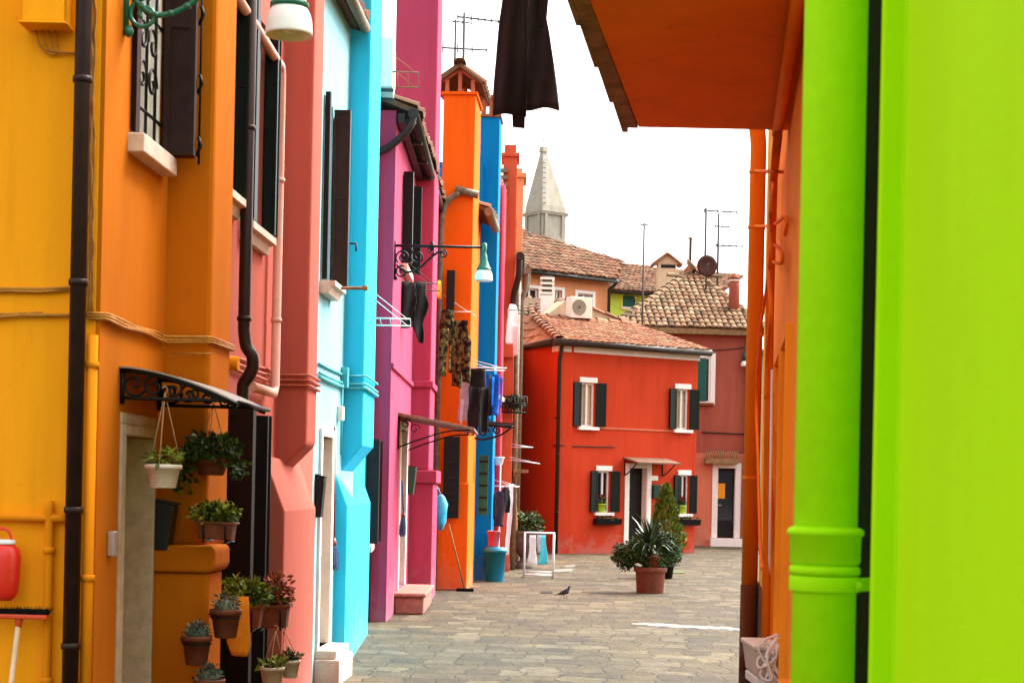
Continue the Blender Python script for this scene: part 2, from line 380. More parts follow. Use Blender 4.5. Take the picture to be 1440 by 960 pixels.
class Wall:
    """a vertical facade plane from plan point a to b; n points out to the street"""
    def __init__(s, a, b):
        s.a = Vector((a[0], a[1], 0)); s.b = Vector((b[0], b[1], 0))
        s.t = (s.b - s.a).normalized(); s.n = Vector((s.t.y, -s.t.x, 0)); s.len = (s.b - s.a).length
    def P(s, u, z, d=0.0): return s.a + s.t * u + s.n * d + Vector((0, 0, z))
    def px(s, x, y, d=0.0):                       # photograph position -> (along wall, height), d metres proud of it
        u, v = uv(x, y)
        a = s.a + s.n * d
        k = a.dot(s.n) / Vector((u, 1, 0)).dot(s.n)
        p = Vector((u * k, k, EYE + v * k))
        return (p - a).dot(s.t), p.z
    def box(s, mb, u0, u1, z0, z1, d0, d1):
        return mb.ob(s.P(u0, z0, d0), s.t * (u1 - u0), s.n * (d1 - d0), Vector((0, 0, z1 - z0)))
    def slab(s, mb, u0, u1, z0, z1, holes, depth=0.28):
        us = sorted({u0, u1, *[min(max(h[k], u0), u1) for h in holes for k in (0, 1)]})
        zs = sorted({z0, z1, *[min(max(h[k], z0), z1) for h in holes for k in (2, 3)]})
        inside = lambda u, z: any(h[0] < u < h[1] and h[2] < z < h[3] for h in holes)
        for i in range(len(us) - 1):
            for j in range(len(zs) - 1):
                if inside((us[i] + us[i + 1]) / 2, (zs[j] + zs[j + 1]) / 2): continue
                mb.add([s.P(us[i], zs[j]), s.P(us[i + 1], zs[j]), s.P(us[i + 1], zs[j + 1]), s.P(us[i], zs[j + 1])], [(0, 1, 2, 3)])
        for a, b, c, d in holes:
            Q = lambda u, z, k: s.P(u, z, -depth * k)
            mb.add([Q(a, c, 0), Q(a, d, 0), Q(a, d, 1), Q(a, c, 1)], [(0, 1, 2, 3)])
            mb.add([Q(b, c, 0), Q(b, c, 1), Q(b, d, 1), Q(b, d, 0)], [(0, 1, 2, 3)])
            mb.add([Q(a, d, 0), Q(b, d, 0), Q(b, d, 1), Q(a, d, 1)], [(0, 1, 2, 3)])
            mb.add([Q(a, c, 0), Q(a, c, 1), Q(b, c, 1), Q(b, c, 0)], [(0, 1, 2, 3)])
    def body(s, mb, u0, u1, z0, z1, holes, deep, depth=0.28):
        """facade with openings and the solid block behind it"""
        s.slab(mb, u0, u1, z0, z1, holes, depth)
        P = s.P
        for (ua, ub) in ((u0, u0), (u1, u1)):
            q = [P(ua, z0, 0), P(ua, z0, -deep), P(ua, z1, -deep), P(ua, z1, 0)]
            mb.add(q, [(0, 3, 2, 1) if ua == u1 else (0, 1, 2, 3)])
        mb.add([P(u0, z0, -deep), P(u1, z0, -deep), P(u1, z1, -deep), P(u0, z1, -deep)], [(0, 3, 2, 1)])
        mb.add([P(u0, z1, 0), P(u1, z1, 0), P(u1, z1, -deep), P(u0, z1, -deep)], [(0, 1, 2, 3)])
        for a, b, c, d in holes:
            mb.add([P(a, c, -depth), P(b, c, -depth), P(b, d, -depth), P(a, d, -depth)], [(0, 1, 2, 3)])

def shutter(W, root, hinge, z0, z1, width, ang, side, mat, d=0.02, slats=0, th=0.035, name='shutter', louvre=False):
    """side -1: hinged on the near jamb, +1: on the far jamb; ang 0 closed, 90 square to the wall, 180 flat open"""
    c, sn = math.cos(R(ang)), math.sin(R(ang))
    e = (W.t * c if side < 0 else W.t * -c) + W.n * sn
    th_v = Vector((-e.y, e.x, 0)) * th
    o = W.P(hinge, z0, d) - th_v * 0.5
    H = z1 - z0
    mb = MB(); mb.ob(o, e * width, th_v, (0, 0, H))
    for f, z in ((-0.008, 0), (1.0, 0)):
        off = th_v.normalized() * (f if f < 0 else th)
        fw = min(0.06, width * 0.2)
        for (a, b, za, zb) in ((0, fw, 0, H), (width - fw, width, 0, H), (fw, width - fw, 0, fw), (fw, width - fw, H - fw, H), (fw, width - fw, H * .5 - fw / 2, H * .5 + fw / 2)):
            mb.ob(o + off + e * a + Vector((0, 0, za)), e * (b - a), th_v.normalized() * 0.008, (0, 0, zb - za))
        if louvre:
            k = fw + 0.03
            while k < H - fw - 0.03:
                mb.ob(o + off + e * fw + Vector((0, 0, k)), e * (width - 2 * fw), th_v.normalized() * 0.006, (0, 0, 0.02)); k += 0.055
    return mb.build(name, mat, root)

def window(W, root, u0, u1, z0, z1, depth=0.12, frame=M['whitestone'], sill=M['marble'], sillw=0.10, silld=0.10, curtain=None, glassm=M['glass'], lintel=None, mull=1, bars=False):
    """a recessed sash: frame (part), pane, sill, lintel and curtain (sub-parts)"""
    fw = min(0.05, (u1 - u0) * 0.12)
    mb = MB()
    for a, b, c, d in ((u0, u0 + fw, z0, z1), (u1 - fw, u1, z0, z1), (u0 + fw, u1 - fw, z0, z0 + fw), (u0 + fw, u1 - fw, z1 - fw, z1)):
        W.box(mb, a, b, c, d, -depth, -depth + 0.05)
    for k in range(mull):
        m = u0 + (u1 - u0) * (k + 1) / (mull + 1)
        W.box(mb, m - fw * .6, m + fw * .6, z0 + fw, z1 - fw, -depth + .002, -depth + 0.045)
    w = mb.build('window', frame, root, bevel=0.004)
    p = MB(); W.box(p, u0 + fw, u1 - fw, z0 + fw, z1 - fw, -depth - 0.06, -depth - 0.05); p.build('pane', glassm, w)
    if curtain:
        n = 24
        p = MB(); pts = []
        for i in range(n + 1):
            u = u0 + fw + (u1 - u0 - 2 * fw) * i / n
            dd = -depth - 0.035 + 0.012 * math.sin(i * 1.9)
            pts += [W.P(u, z0 + fw, dd), W.P(u, z1 - fw, dd)]
        p.add(pts, [(2 * i, 2 * i + 2, 2 * i + 3, 2 * i + 1) for i in range(n)], True); p.build('curtain', curtain, w)
    if sill:
        p = MB(); W.box(p, u0 - sillw, u1 + sillw, z0 - 0.08, z0 - 0.002, -0.1, silld); p.build('sill', sill, w, bevel=0.006)
    if lintel:
        p = MB(); W.box(p, u0 - 0.06, u1 + 0.06, z1 + 0.002, z1 + 0.13, -0.05, 0.03); p.build('lintel', lintel, w, bevel=0.006)
    return w

def door(W, root, u0, u1, z0, z1, depth=0.14, leaf=M['door_brown'], frame=M['whitestone'], fw=0.10, proud=0.03, handle=True, glazed=False):
    mb = MB()
    W.box(mb, u0, u1, z0, z1, -depth - 0.05, -depth)
    w, h = u1 - u0, z1 - z0
    if not glazed:
        for k in range(3):
            W.box(mb, u0 + w * .14, u1 - w * .14, z0 + h * (.06 + .31 * k), z0 + h * (.06 + .31 * k + .25), -depth + 0.001, -depth + 0.014)
    d = mb.build('door', leaf, root, bevel=0.004)
    if glazed:
        p = MB(); W.box(p, u0 + w * .12, u1 - w * .12, z0 + h * .25, z1 - h * .06, -depth + .002, -depth + 0.008); p.build('pane', M['glass'], d)
    if frame:
        p = MB()
        for a, b, c, e in ((u0 - fw, u0, z0, z1 + fw), (u1, u1 + fw, z0, z1 + fw), (u0, u1, z1, z1 + fw)):
            W.box(p, a, b, c, e, -depth + .004, proud)
        for q, e in ((u0 + .0015, u0 + .02), (u1 - .02, u1 - .0015)): W.box(p, q, e, z0 + .002, z1 - .002, -depth + .003, proud - .004)
        p.build('door_frame', frame, d, bevel=0.005)
    if handle:
        p = MB(); q = W.P(u0 + w * .12, z0 + h * .47, -depth + .05); p.tube([q - W.n * .05, q, q + W.t * 0.09], 0.011, 8); p.build('handle', M['aluminium'], d)
    return d

def pipe(root, pts, r, mat, name='downpipe', clips=(), clipmat=None, n=14):
    """clips: heights of the wall straps"""
    o = MB().tube(pts, r, n).build(name, mat, root)
    if clips:
        for z in clips:
            best = None
            for a, b in zip(pts, pts[1:]):
                a, b = Vector(a), Vector(b)
                if min(a.z, b.z) <= z <= max(a.z, b.z) and abs(a.z - b.z) > 0.05:
                    best = a.lerp(b, (z - a.z) / (b.z - a.z))
            if best is None: continue
            c = MB(); c.lathe(best - Vector((0, 0, 0.014)), [(r + .002, 0), (r + .007, .002), (r + .007, .026), (r + .002, .028)], n)
            c.build('pipe_clip', clipmat or mat, o)
    return o
def rope(mb, a, b, r, sag=0.0, n=10, jit=0.0, rng=random):
    a, b = Vector(a), Vector(b); pts = []
    for i in range(n + 1):
        k = i / n
        p = a.lerp(b, k); p.z -= sag * 4 * k * (1 - k)
        if jit and 0 < i < n: p += Vector((rng.uniform(-jit, jit), rng.uniform(-jit, jit), rng.uniform(-jit, jit)))
        pts.append(p)
    mb.tube(pts, r, 6)
def curve(pts, n=8):                                  # Catmull-Rom through pts
    pts = [Vector(p) for p in pts]; out = []
    for i in range(len(pts) - 1):
        p0, p1, p2, p3 = pts[max(i - 1, 0)], pts[i], pts[i + 1], pts[min(i + 2, len(pts) - 1)]
        for k in range(n):
            t = k / n
            out.append(0.5 * ((2 * p1) + (p2 - p0) * t + (2 * p0 - 5 * p1 + 4 * p2 - p3) * t * t + (3 * p1 - p0 - 3 * p2 + p3) * t ** 3))
    return out + [pts[-1]]

def inside(poly, x, y):
    c = False
    for i in range(len(poly)):
        (x1, y1), (x2, y2) = poly[i], poly[i - 1]
        if (y1 > y) != (y2 > y) and x < (x2 - x1) * (y - y1) / (y2 - y1) + x1: c = not c
    return c
def tile_roof(poly, mat, root, name='roof', w=0.21, l=0.34, rad=0.095, th=0.06, seed=1):
    """curved pantiles laid in courses over a planar polygon; poly[0]->poly[1] is the eave"""
    rng = random.Random(seed)
    poly = [Vector(p) for p in poly]
    e = (poly[1] - poly[0]).normalized()
    nrm = (poly[1] - poly[0]).cross(poly[2] - poly[0]).normalized()
    if nrm.z < 0: nrm = -nrm
    up = nrm.cross(e).normalized()
    if up.z < 0: up = -up
    P2 = [((p - poly[0]).dot(e), (p - poly[0]).dot(up)) for p in poly]
    mb = MB(); mb.cur = 0.12
    mb.prism([p - nrm * th for p in poly], nrm * (th - 0.004))
    a0, a1 = min(p[0] for p in P2), max(p[0] for p in P2)
    b1 = max(p[1] for p in P2)
    nr, nc = int(b1 / l) + 2, int((a1 - a0) / w) + 1
    K = 5
    for r in range(nr):
        for c in range(nc):
            a, b = a0 + (c + .5) * w, r * l
            if not inside(P2, a, min(max(b + l * .4, 0.02), b1 - .02)): continue
            mb.cur = min(1, max(0.02, rng.gauss(0.55, 0.24)))
            ja, jb, jh = rng.uniform(-.015, .015), rng.uniform(-.035, .02), rng.uniform(0, .012)
            vs = []
            for (bb, rr, hh) in ((b - .05 + jb, rad * 1.08, .028 + jh), (b + l + .03 + jb, rad * .86, .004 + jh)):
                for k in range(K):
                    th_ = math.pi * k / (K - 1)
                    vs.append(poly[0] + e * (a + ja - rr * math.cos(th_)) + up * bb + nrm * (hh + rr * .62 * math.sin(th_)))
            fs = [(k, k + 1, K + k + 1, K + k) for k in range(K - 1)]
            mb.add(vs, fs, True)
            mb.add([vs[0], vs[1], vs[2], vs[3], vs[4]], [(0, 1, 2, 3, 4)])
    return mb.build(name, mat, root)
def ridge_tiles(mb, a, b, rng, r=0.11):
    a, b = Vector(a), Vector(b); n = max(1, int((b - a).length / 0.36)); d = (b - a) / n
    side = d.cross(Vector((0, 0, 1))).normalized()
    upv = side.cross(d).normalized()
    for i in range(n):
        mb.cur = min(1, max(0.02, rng.gauss(0.5, 0.22)))
        vs = []
        for (k, rr, h) in ((-.06, r * 1.08, .02), (1.04, r * .9, .0)):
            for j in range(6):
                th = math.pi * j / 5
                vs.append(a + d * (i + k) + side * (rr * math.cos(th)) + upv * (rr * .7 * math.sin(th) + h - .02))
        mb.add(vs, [(j, j + 1, 7 + j, 6 + j) for j in range(5)], True)

def leaf_cloud(mb, c, rad, n, size, rng, lo=0.0, hi=1.0, shell=0.45, aspect=2.0, droop=0.0):
    c = Vector(c)
    for _ in range(n):
        while True:
            q = Vector((rng.uniform(-1, 1), rng.uniform(-1, 1), rng.uniform(-1, 1)))
            if shell <= q.length <= 1 or (q.length < 1 and rng.random() < 0.25): break
        q *= 0.85 + 0.25 * noise.noise(q * 2.3 + c * 3)
        p = c + Vector((q.x * rad[0], q.y * rad[1], q.z * rad[2]))
        one_leaf(mb, p, size * rng.uniform(.6, 1.3), rng, lo, hi, aspect, q, droop)
def one_leaf(mb, p, s, rng, lo, hi, aspect=2.0, out=None, droop=0.0):
    d = Vector((rng.gauss(0, 1), rng.gauss(0, 1), rng.gauss(0, .8) - droop))
    if out is not None: d += out * 1.2
    d.normalize()
    a = d.cross(Vector((rng.gauss(0, 1), rng.gauss(0, 1), rng.gauss(0, 1))))
    if a.length < 1e-3: return
    a.normalize(); k = d.cross(a) * 0.25
    mb.cur = lo + (hi - lo) * rng.random()
    w = s / aspect / 2
    mb.add([p, p + d * s * .5 + a * w + k * s * .3, p + d * s, p + d * s * .5 - a * w + k * s * .3], [(0, 1, 2), (0, 2, 3)])

def garment(panels, line_pt, t, n, rng, nu=9, fold=0.02, k=30.0, wob=1.0):
    """cloth panels hanging from a line: each panel is rows of (drop, left, right) in metres along t"""
    mb = MB(); line_pt = Vector(line_pt)
    for pi, rows in enumerate(panels):
        fine = []
        for a, b in zip(rows, rows[1:]):
            m = max(2, int(abs(b[0] - a[0]) / 0.05))
            for i in range(m): fine.append(tuple(a[q] + (b[q] - a[q]) * i / m for q in range(3)))
        fine.append(rows[-1])
        ph = rng.uniform(0, 6)
        vs = []
        for (d, l, r) in fine:
            w_ = r - l; l, r = l + w_ * .16 * wob * noise.noise(Vector((d * 4.5, ph, 1.7))) * min(1, d * 6), r + w_ * .16 * wob * noise.noise(Vector((d * 4.5, ph + 9, 5.1))) * min(1, d * 6)
            for i in range(nu + 1):
                x = l + (r - l) * i / nu
                dd = fold * (math.sin(k * x + ph + d * 2.1) * (0.4 + min(1, d * 1.6)) + 0.5 * math.sin(k * .47 * x - d * 5 + ph)) + fold * 1.2 * pi
                vs.append(line_pt + t * x + n * dd + Vector((0, 0, -d - wob * min(d, .6) * (.07 * noise.noise(Vector((x * 5, ph, 3))) + .02 * math.sin(x * 14 + ph)))))
        W_ = nu + 1
        fs = [(j * W_ + i, j * W_ + i + 1, (j + 1) * W_ + i + 1, (j + 1) * W_ + i) for j in range(len(fine) - 1) for i in range(nu)]
        mb.add(vs, fs, True)
    return mb
def scroll(mb, c, ex, ey, r0, turns, r, start=0.0, rev=False, n=30):
    """wrought-iron spiral in the plane ex, ey"""
    pts = []
    for i in range(n + 1):
        k = i / n; th = start + (-1 if rev else 1) * turns * 2 * math.pi * k
        pts.append(Vector(c) + (ex * math.cos(th) + ey * math.sin(th)) * r0 * (1 - 0.82 * k))
    mb.tube(pts, r, 7)
    return pts[0]
# ---------------------------------------------------------------- ground
g = MB(); n = 40
xs = [-400, -60, -20, -8, -4, -2, 0, 2, 4, 8, 20, 60, 400]; ys = [-60, -10, 0, 8, 12, 16, 20, 25, 30, 36, 42, 50, 60, 100, 400, 900]
g.add([(x, y, 0) for y in ys for x in xs], [(j * len(xs) + i, j * len(xs) + i + 1, (j + 1) * len(xs) + i + 1, (j + 1) * len(xs) + i) for j in range(len(ys) - 1) for i in range(len(xs) - 1)])
tag(g.build('ground', M['ground']), 'tan and grey stone slab paving of the lane', 'paving', kind='structure')

def stepped(W, mb, u0, u1, prot, z0, z1, under=0.0):
    """a chimney breast standing out from the facade, its foot corbelled back into the wall"""
    P = W.P
    prof = [(0, z0 - under), (prot, z0), (prot, z1), (-.1, z1), (-.1, z0 - under)]
    mb.prism([P(u0, z, d) for d, z in prof], W.t * (u1 - u0))
lx = lambda y: -2.07 + 0.043 * y
def U(W, y): return (y - W.a.y) / W.t.y

# ================================================================ YELLOW HOUSE
YH = thing('yellow_house', (lx(7.23), 7.23, 0), 'yellow house with an orange side wall, brown downpipe and iron canopy over its door', 'house')
WF = Wall((-4.6, 7.23), (lx(7.23), 7.23)); WY = Wall((lx(7.23), 7.23), (lx(9.0), 9.0))
mb = MB(); mb.ob((-4.6, 7.23, 0), (4.6 + lx(7.23) - .012, 0, 0), (0, .3, 0), (0, 0, 8)); mb.build('front_wall', M['yellow'], YH, bevel=0.01)
du0, du1 = U(WY, 7.62), U(WY, 8.18)
dz1 = WY.px(190, 598)[1]
wz0 = 3.10; w0, w1 = U(WY, 7.66), U(WY, 8.16)
mb = MB(); WY.body(mb, 0.0, WY.len - .004, 0, 8, [(du0, du1, 0.05, dz1), (w0, w1, wz0, 4.35)], 3.0)
mb.build('side_wall', M['amber'], YH)
br = MB()
stepped(WY, br, U(WY, 8.33), U(WY, 8.80), .227, 1.24, 8)
br.build('chimney_breast', M['amber'], YH, bevel=.022)
br = MB(); P = WY.P
br.prism([P(U(WY, 8.2), z, d) for d, z in ((-.05, 1.115), (.275, 1.115), (.298, 1.14), (.298, 1.235), (.28, 1.245), (-.05, 1.245))], WY.t * .36)
WY.box(br, U(WY, 8.23), U(WY, 8.54), 0, 1.114, -.05, .265)
br.build('breast_foot', M['amber'], YH, bevel=.022)
door(WY, YH, du0, du1, .05, dz1, depth=.16, leaf=M['amber'], frame=None, handle=True)
fr = MB()
for a, b, c, e in ((du0, du0 + .028, .05, dz1 - .05), (du1 - .028, du1, .05, dz1 - .05), (du0, du1, dz1 - .05, dz1)):
    WY.box(fr, a, b, c, e, -.158, .012)
WY.box(fr, du0 - .05, du0, .05, dz1, -.05, .012); WY.box(fr, du0 - .05, du1, dz1, dz1 + .05, -.05, .010)
fr.build('door_frame', M['jamb'], YH, bevel=.006)
win = window(WY, YH, w0, w1, wz0, 4.35, depth=.10, frame=M['whitestone'], sill=None, curtain=M['whitecloth'])
sl = MB(); WY.box(sl, w0 - .06, w1 + .05, wz0 - .085, wz0, -.1, .075); sl.build('sill', M['marble'], win, bevel=.006)
for k, (wd, an, off) in enumerate(((.15, 92, .012), (.14, 97, .05))):
    shutter(WY, win, w1 + off, wz0 + .01, 4.35, wd, an, 1, M['shutter_brown'], d=.015)
shutter(WY, win, w0 - .005, wz0 + .01, 4.35, .022, 95, -1, M['shutter_brown'], d=.008)
jl = MB(); WY.box(jl, w1 - .03, w1 - .001, wz0 + .001, 4.349, -.098, -.002); WY.box(jl, w0 + .001, w0 + .03, wz0 + .001, 4.349, -.098, -.002); jl.build('surround', M['whitestone'], win)
gr = MB()
for k in range(3): gr.tube([WY.P(w0 + .06 + .16 * k, wz0 + .01, .004), WY.P(w0 + .06 + .16 * k, 4.33, .004)], .008, 6)
for z in (3.25, 3.7, 4.15): gr.tube([WY.P(w0 + .01, z, .004), WY.P(w1 - .01, z, .004)], .008, 6)
for z, s in ((3.40, 1), (3.58, -1), (3.85, 1)):
    for k in range(2): scroll(gr, WY.P(w0 + .14 + .18 * k, z, .006), WY.t * s, Vector((0, 0, 1)), .085, 1.2, .007)
gr.build('window_grille', M['iron'], win)
hk = MB()
for z in (3.12, 3.42, 3.75, 4.1): hk.tube([WY.P(w1 + .07, z, .16), WY.P(w1 + .07, z + .05, .185), WY.P(w1 + .07, z + .09, .17)], .009, 6)
hk.tube([WY.P(w1 + .08, 3.08, .172), WY.P(w1 + .08, 4.35, .172)], .006, 6)
hk.build('shutter_bolt', M['iron'], win)
# rain and service pipes
x0 = at(108, 500, 7.14)
pipe(YH, [(x0.x, 7.14, -.05), (x0.x, 7.14, 8)], .034, M['brown_pipe'], clips=[at(108, y, 7.14).z for y in (112, 397, 717, 908)], clipmat=M['brown_pipe'])
xc = at(127, 600, 7.19).x
pipe(YH, [(xc, 7.195, 0), (xc, 7.195, 2.16)], .024, M['conduit_yellow'], 'conduit', clips=[at(127, y, 7.2).z for y in (513, 812)], clipmat=M['conduit_yellow'])
a, b, c = at(-420, 716, 7.2), at(66, 728, 7.2), at(71, 960, 7.2)
pipe(YH, curve([a, (b.x - .03, 7.2, b.z), (b.x, 7.2, b.z - .004), (b.x + .012, 7.2, b.z - .04), (b.x + .012, 7.2, 0)], 6), .019, M['conduit_yellow'], 'conduit', clips=[1.25, .7], clipmat=M['conduit_yellow'])
cb = MB(); rng = random.Random(3)
for (xa, ya, xb, yb, r) in ((-420, 408, 97, 405, .008), (-420, 412, 97, 408, .006), (-420, 448, 122, 442, .009), (-420, 446, 60, 440, .006)):
    rope(cb, at(xa, ya, 7.215), at(xb, yb, 7.215), r, .008, 12, .004, rng)
for k in range(3): rope(cb, at(128 + 3 * k, -20, 7.215), at(124 + 3 * k, 440, 7.215), .006, 0, 26, .005, rng)
c0 = at(124, 440, 7.21)
for k in range(3):
    p = [c0 + Vector((0, 0, -.012 * k)), WY.P(0, c0.z - .01 * k, .02)] + [WY.P(u, c0.z + .006 * math.sin(u * 9 + k) - .012 * k, .012 + .006 * k) for u in (.12, .3, .5, .7, .9, 1.06)]
    p += [WY.P(1.06, c0.z - .012 * k, .22), WY.P(1.085, c0.z - .012 * k, .24), WY.P(1.57, c0.z - .01 * k, .245), WY.P(1.60, c0.z - .01 * k, .2), WY.P(1.75, c0.z - .01 * k, .015)]
    cb.tube(p, .0075, 6)
for k in range(4): rope(cb, WY.P(1.06 + .17 * 0, c0.z - .08, .20 - .05 * k), WY.P(1.085, c0.z - .08, .24), .005, 0, 4)
for y in range(4):
    a = at(50 + 9 * y, 40, 7.21); rope(cb, a, at(60 + 9 * y, 66 + 3 * y, 7.21), .004, .02, 6)
rope(cb, at(52, 58, 7.21), at(80, 76, 7.21), .005, .02, 8); rope(cb, at(66, 70, 7.21), at(125, 74, 7.21), .006, .008, 8)
cb.build('cable', M['cable'], YH)
p = at(40, 38, 7.2); q = at(98, 38, 7.2)
bx = MB().box((p.x, 7.228, p.z), (q.x, 7.10, p.z + .5)); bx.box((p.x - .012, 7.229, p.z - .012), (q.x + .012, 7.088, p.z - .001)); bx.build('junction_box', M['yellow'], YH, bevel=.006)
# stub of drain at the far end of the breast
st = MB(); s0 = WY.P(1.62, at(332, 512, 8.9).z, .10); st.tube([s0, s0 + WY.n * .16], .038, 14); st.tube(curve([s0 + WY.n * .02, s0 + WY.n * .03 + Vector((0, 0, -.1)), s0 + Vector((0, 0, -.5))], 5), .034, 12); st.build('drain_pipe', M['conduit_yellow'], YH)

# canopy over the yellow house door
def iron_scroll_bracket(W, u, ztop, zdrop, proj, hang):
    mb = MB(); P = lambda d, z: W.P(u, z, d)
    mb.tube([P(.01, ztop + .01), P(.01, ztop - hang)], .011, 8)
    top = [P(proj * k / 10, ztop - zdrop * (k / 10) ** 1.7) for k in range(11)]
    mb.tube(top, .011, 8)
    low = [P(proj * .92 * k / 10 + .01, ztop - hang * .82 + (hang * .82 - zdrop * .85) * (k / 10) ** .75) for k in range(11)]
    mb.tube(low, .008, 8)
    for k in range(5):
        d = proj * (.12 + .17 * k); zt = ztop - zdrop * (d / proj) ** 1.7
        zl = ztop - hang * .82 + (hang * .82 - zdrop * .85) * (d / (proj * .92)) ** .75
        r = max(.012, (zt - zl) / 2.1); scroll(mb, P(d, (zt + zl) / 2), W.n, Vector((0, 0, 1)), r, 1.3, .0065, rev=k % 2 == 0, start=k)
    return mb
cu0, cu1 = U(WY, 7.56), U(WY, 8.22); zt = 2.04
CAN = thing('door_canopy', WY.P(cu0, zt, 0), 'curved grey sheet canopy on scrolled black iron brackets above the yellow house door', 'awning')
sh = MB(); prof = [(.53 * k / 12, zt + .016 - .15 * (k / 12) ** 1.7) for k in range(13)]
prof2 = prof + [(d, z - .008) for d, z in reversed(prof)]
sh.prism([WY.P(cu0 - .03, z, d + .004) for d, z in prof2], WY.t * (cu1 - cu0 + .06)); sh.build('canopy_sheet', M['canopy'], CAN)
eg = MB(); eg.tube([WY.P(cu0 - .03, zt - .136, .535), WY.P(cu1 + .03, zt - .136, .535)], .010, 8); eg.build('edge_rail', M['iron'], CAN)
for u in (cu0, cu1): iron_scroll_bracket(WY, u, zt, .15, .525, .15).build('bracket', M['iron'], CAN)

# small fixtures by the door
a, z = WY.px(153, 781); 
MBX = MB(); WY.box(MBX, U(WY, 7.40), U(WY, 7.46), WY.px(156, 781)[1], WY.px(156, 746)[1], .001, .03); o = MBX.build('doorbell', M['aluminium'], None, loc=WY.P(.2, 1.3), bevel=.004)
tag(o, 'small pale metal doorbell box beside the grey stone door jamb', 'doorbell')
def letterbox(W, u, z0, z1, d, w, mat, label, name='letterbox'):
    t = thing(name, W.P(u, z0, .0), label, 'letterbox')
    mb = MB(); P = W.P
    mb.prism([P(u, z, q) for q, z in ((.002, z0), (d * .72, z0), (d, z0 + (z1 - z0) * .8), (d, z1 - .01), (.002, z1 + .01))], W.t * w)
    mb.build('box_body', mat, t, bevel=.004)
    f = MB(); f.prism([P(u - .006, z, q) for q, z in ((.003, z1 + .012), (d + .012, z1 - .008), (d + .012, z1), (.003, z1 + .022))], W.t * (w + .012)); f.build('lid', mat, t)
    s = MB(); W.box(s, u + w * .2, u + w * .8, z0 + (z1 - z0) * .82, z0 + (z1 - z0) * .86, d + .0005, d + .004); s.build('slot', M['iron'], t)
    return t
letterbox(WY, U(WY, 8.19), at(230, 773, 8.2).z, at(230, 707, 8.2).z, .095, .10, M['mailgreen'], 'dark green letterbox between the grey door jamb and the orange chimney breast')

# things on the yellow front
rp = at(8, 802, 7.1)
JC = thing('plastic_canister', (rp.x, 7.12, at(8, 845, 7.1).z), 'red plastic canister with a white neck hung on the yellow wall', 'canister')
mb = MB(); z0, z1 = at(8, 845, 7.1).z, at(8, 766, 7.1).z
mb.lathe((rp.x - .03, 7.15, 0), [(.045, z0), (.068, z0 + .03), (.075, z0 + .08), (.078, z1 - .05), (.070, z1 - .015), (.05, z1)], 18, squash=.7); mb.build('body', M['red_plastic'], JC, bevel=.004)
mb = MB(); mb.lathe((rp.x - .03, 7.15, 0), [(.052, z1 + .001), (.054, z1 + .006), (.052, z1 + .02), (.03, z1 + .022)], 18, squash=.7); mb.build('neck', M['white'], JC)
mb = MB(); mb.tube(curve([(rp.x - .07, 7.15, z1 + .01), (rp.x - .06, 7.15, z1 + .06), (rp.x - .01, 7.15, z1 + .06), (rp.x + .01, 7.15, z1 + .01)], 6), .006, 8); mb.build('grip', M['red_plastic'], JC)
a, b = at(28, 866, 7.15), at(14, 990, 7.12)
BR = thing('broom', (b.x, 7.1, 0), 'broom with black bristles and orange head standing upside down against the yellow wall', 'broom')
l, r = at(-22, 860, 7.14), at(68, 862, 7.14)
mb = MB(); mb.ob((l.x, 7.11, l.z - .024), (r.x - l.x, 0, -.002), (0, .05, 0), (0, 0, .02)); mb.lathe((a.x, 7.135, l.z - .06), [(.014, 0), (.018, .04)], 10); mb.build('broom_head', M['orange_plastic'], BR, bevel=.005)
mb = MB()
for i in range(150):
    x = l.x + (r.x - l.x) * (i + .5) / 150; y = 7.115 + .04 * rng.random(); s = (i / 150 - .5) * .05
    mb.add([(x - .0025, y, l.z - .006), (x + .0025, y, l.z - .006), (x + s + rng.uniform(-.008, .008), y + rng.uniform(-.02, .02), l.z + .030 + rng.uniform(-.008, .006))], [(0, 1, 2)])
    mb.add([(x, y - .0025, l.z - .006), (x, y + .0025, l.z - .006), (x + s + rng.uniform(-.008, .008), y + rng.uniform(-.02, .02), l.z + .028 + rng.uniform(-.008, .006))], [(0, 1, 2)])
mb.ob((l.x + .005, 7.118, l.z - .006), (r.x - l.x - .01, 0, 0), (0, .034, 0), (0, 0, .022))
mb.build('bristles', M['bristle'], BR)
mb = MB().tube([(a.x, 7.135, l.z - .03), (b.x - .05, 7.06, 0.0)], .0115, 10); mb.build('handle', M['handle'], BR)

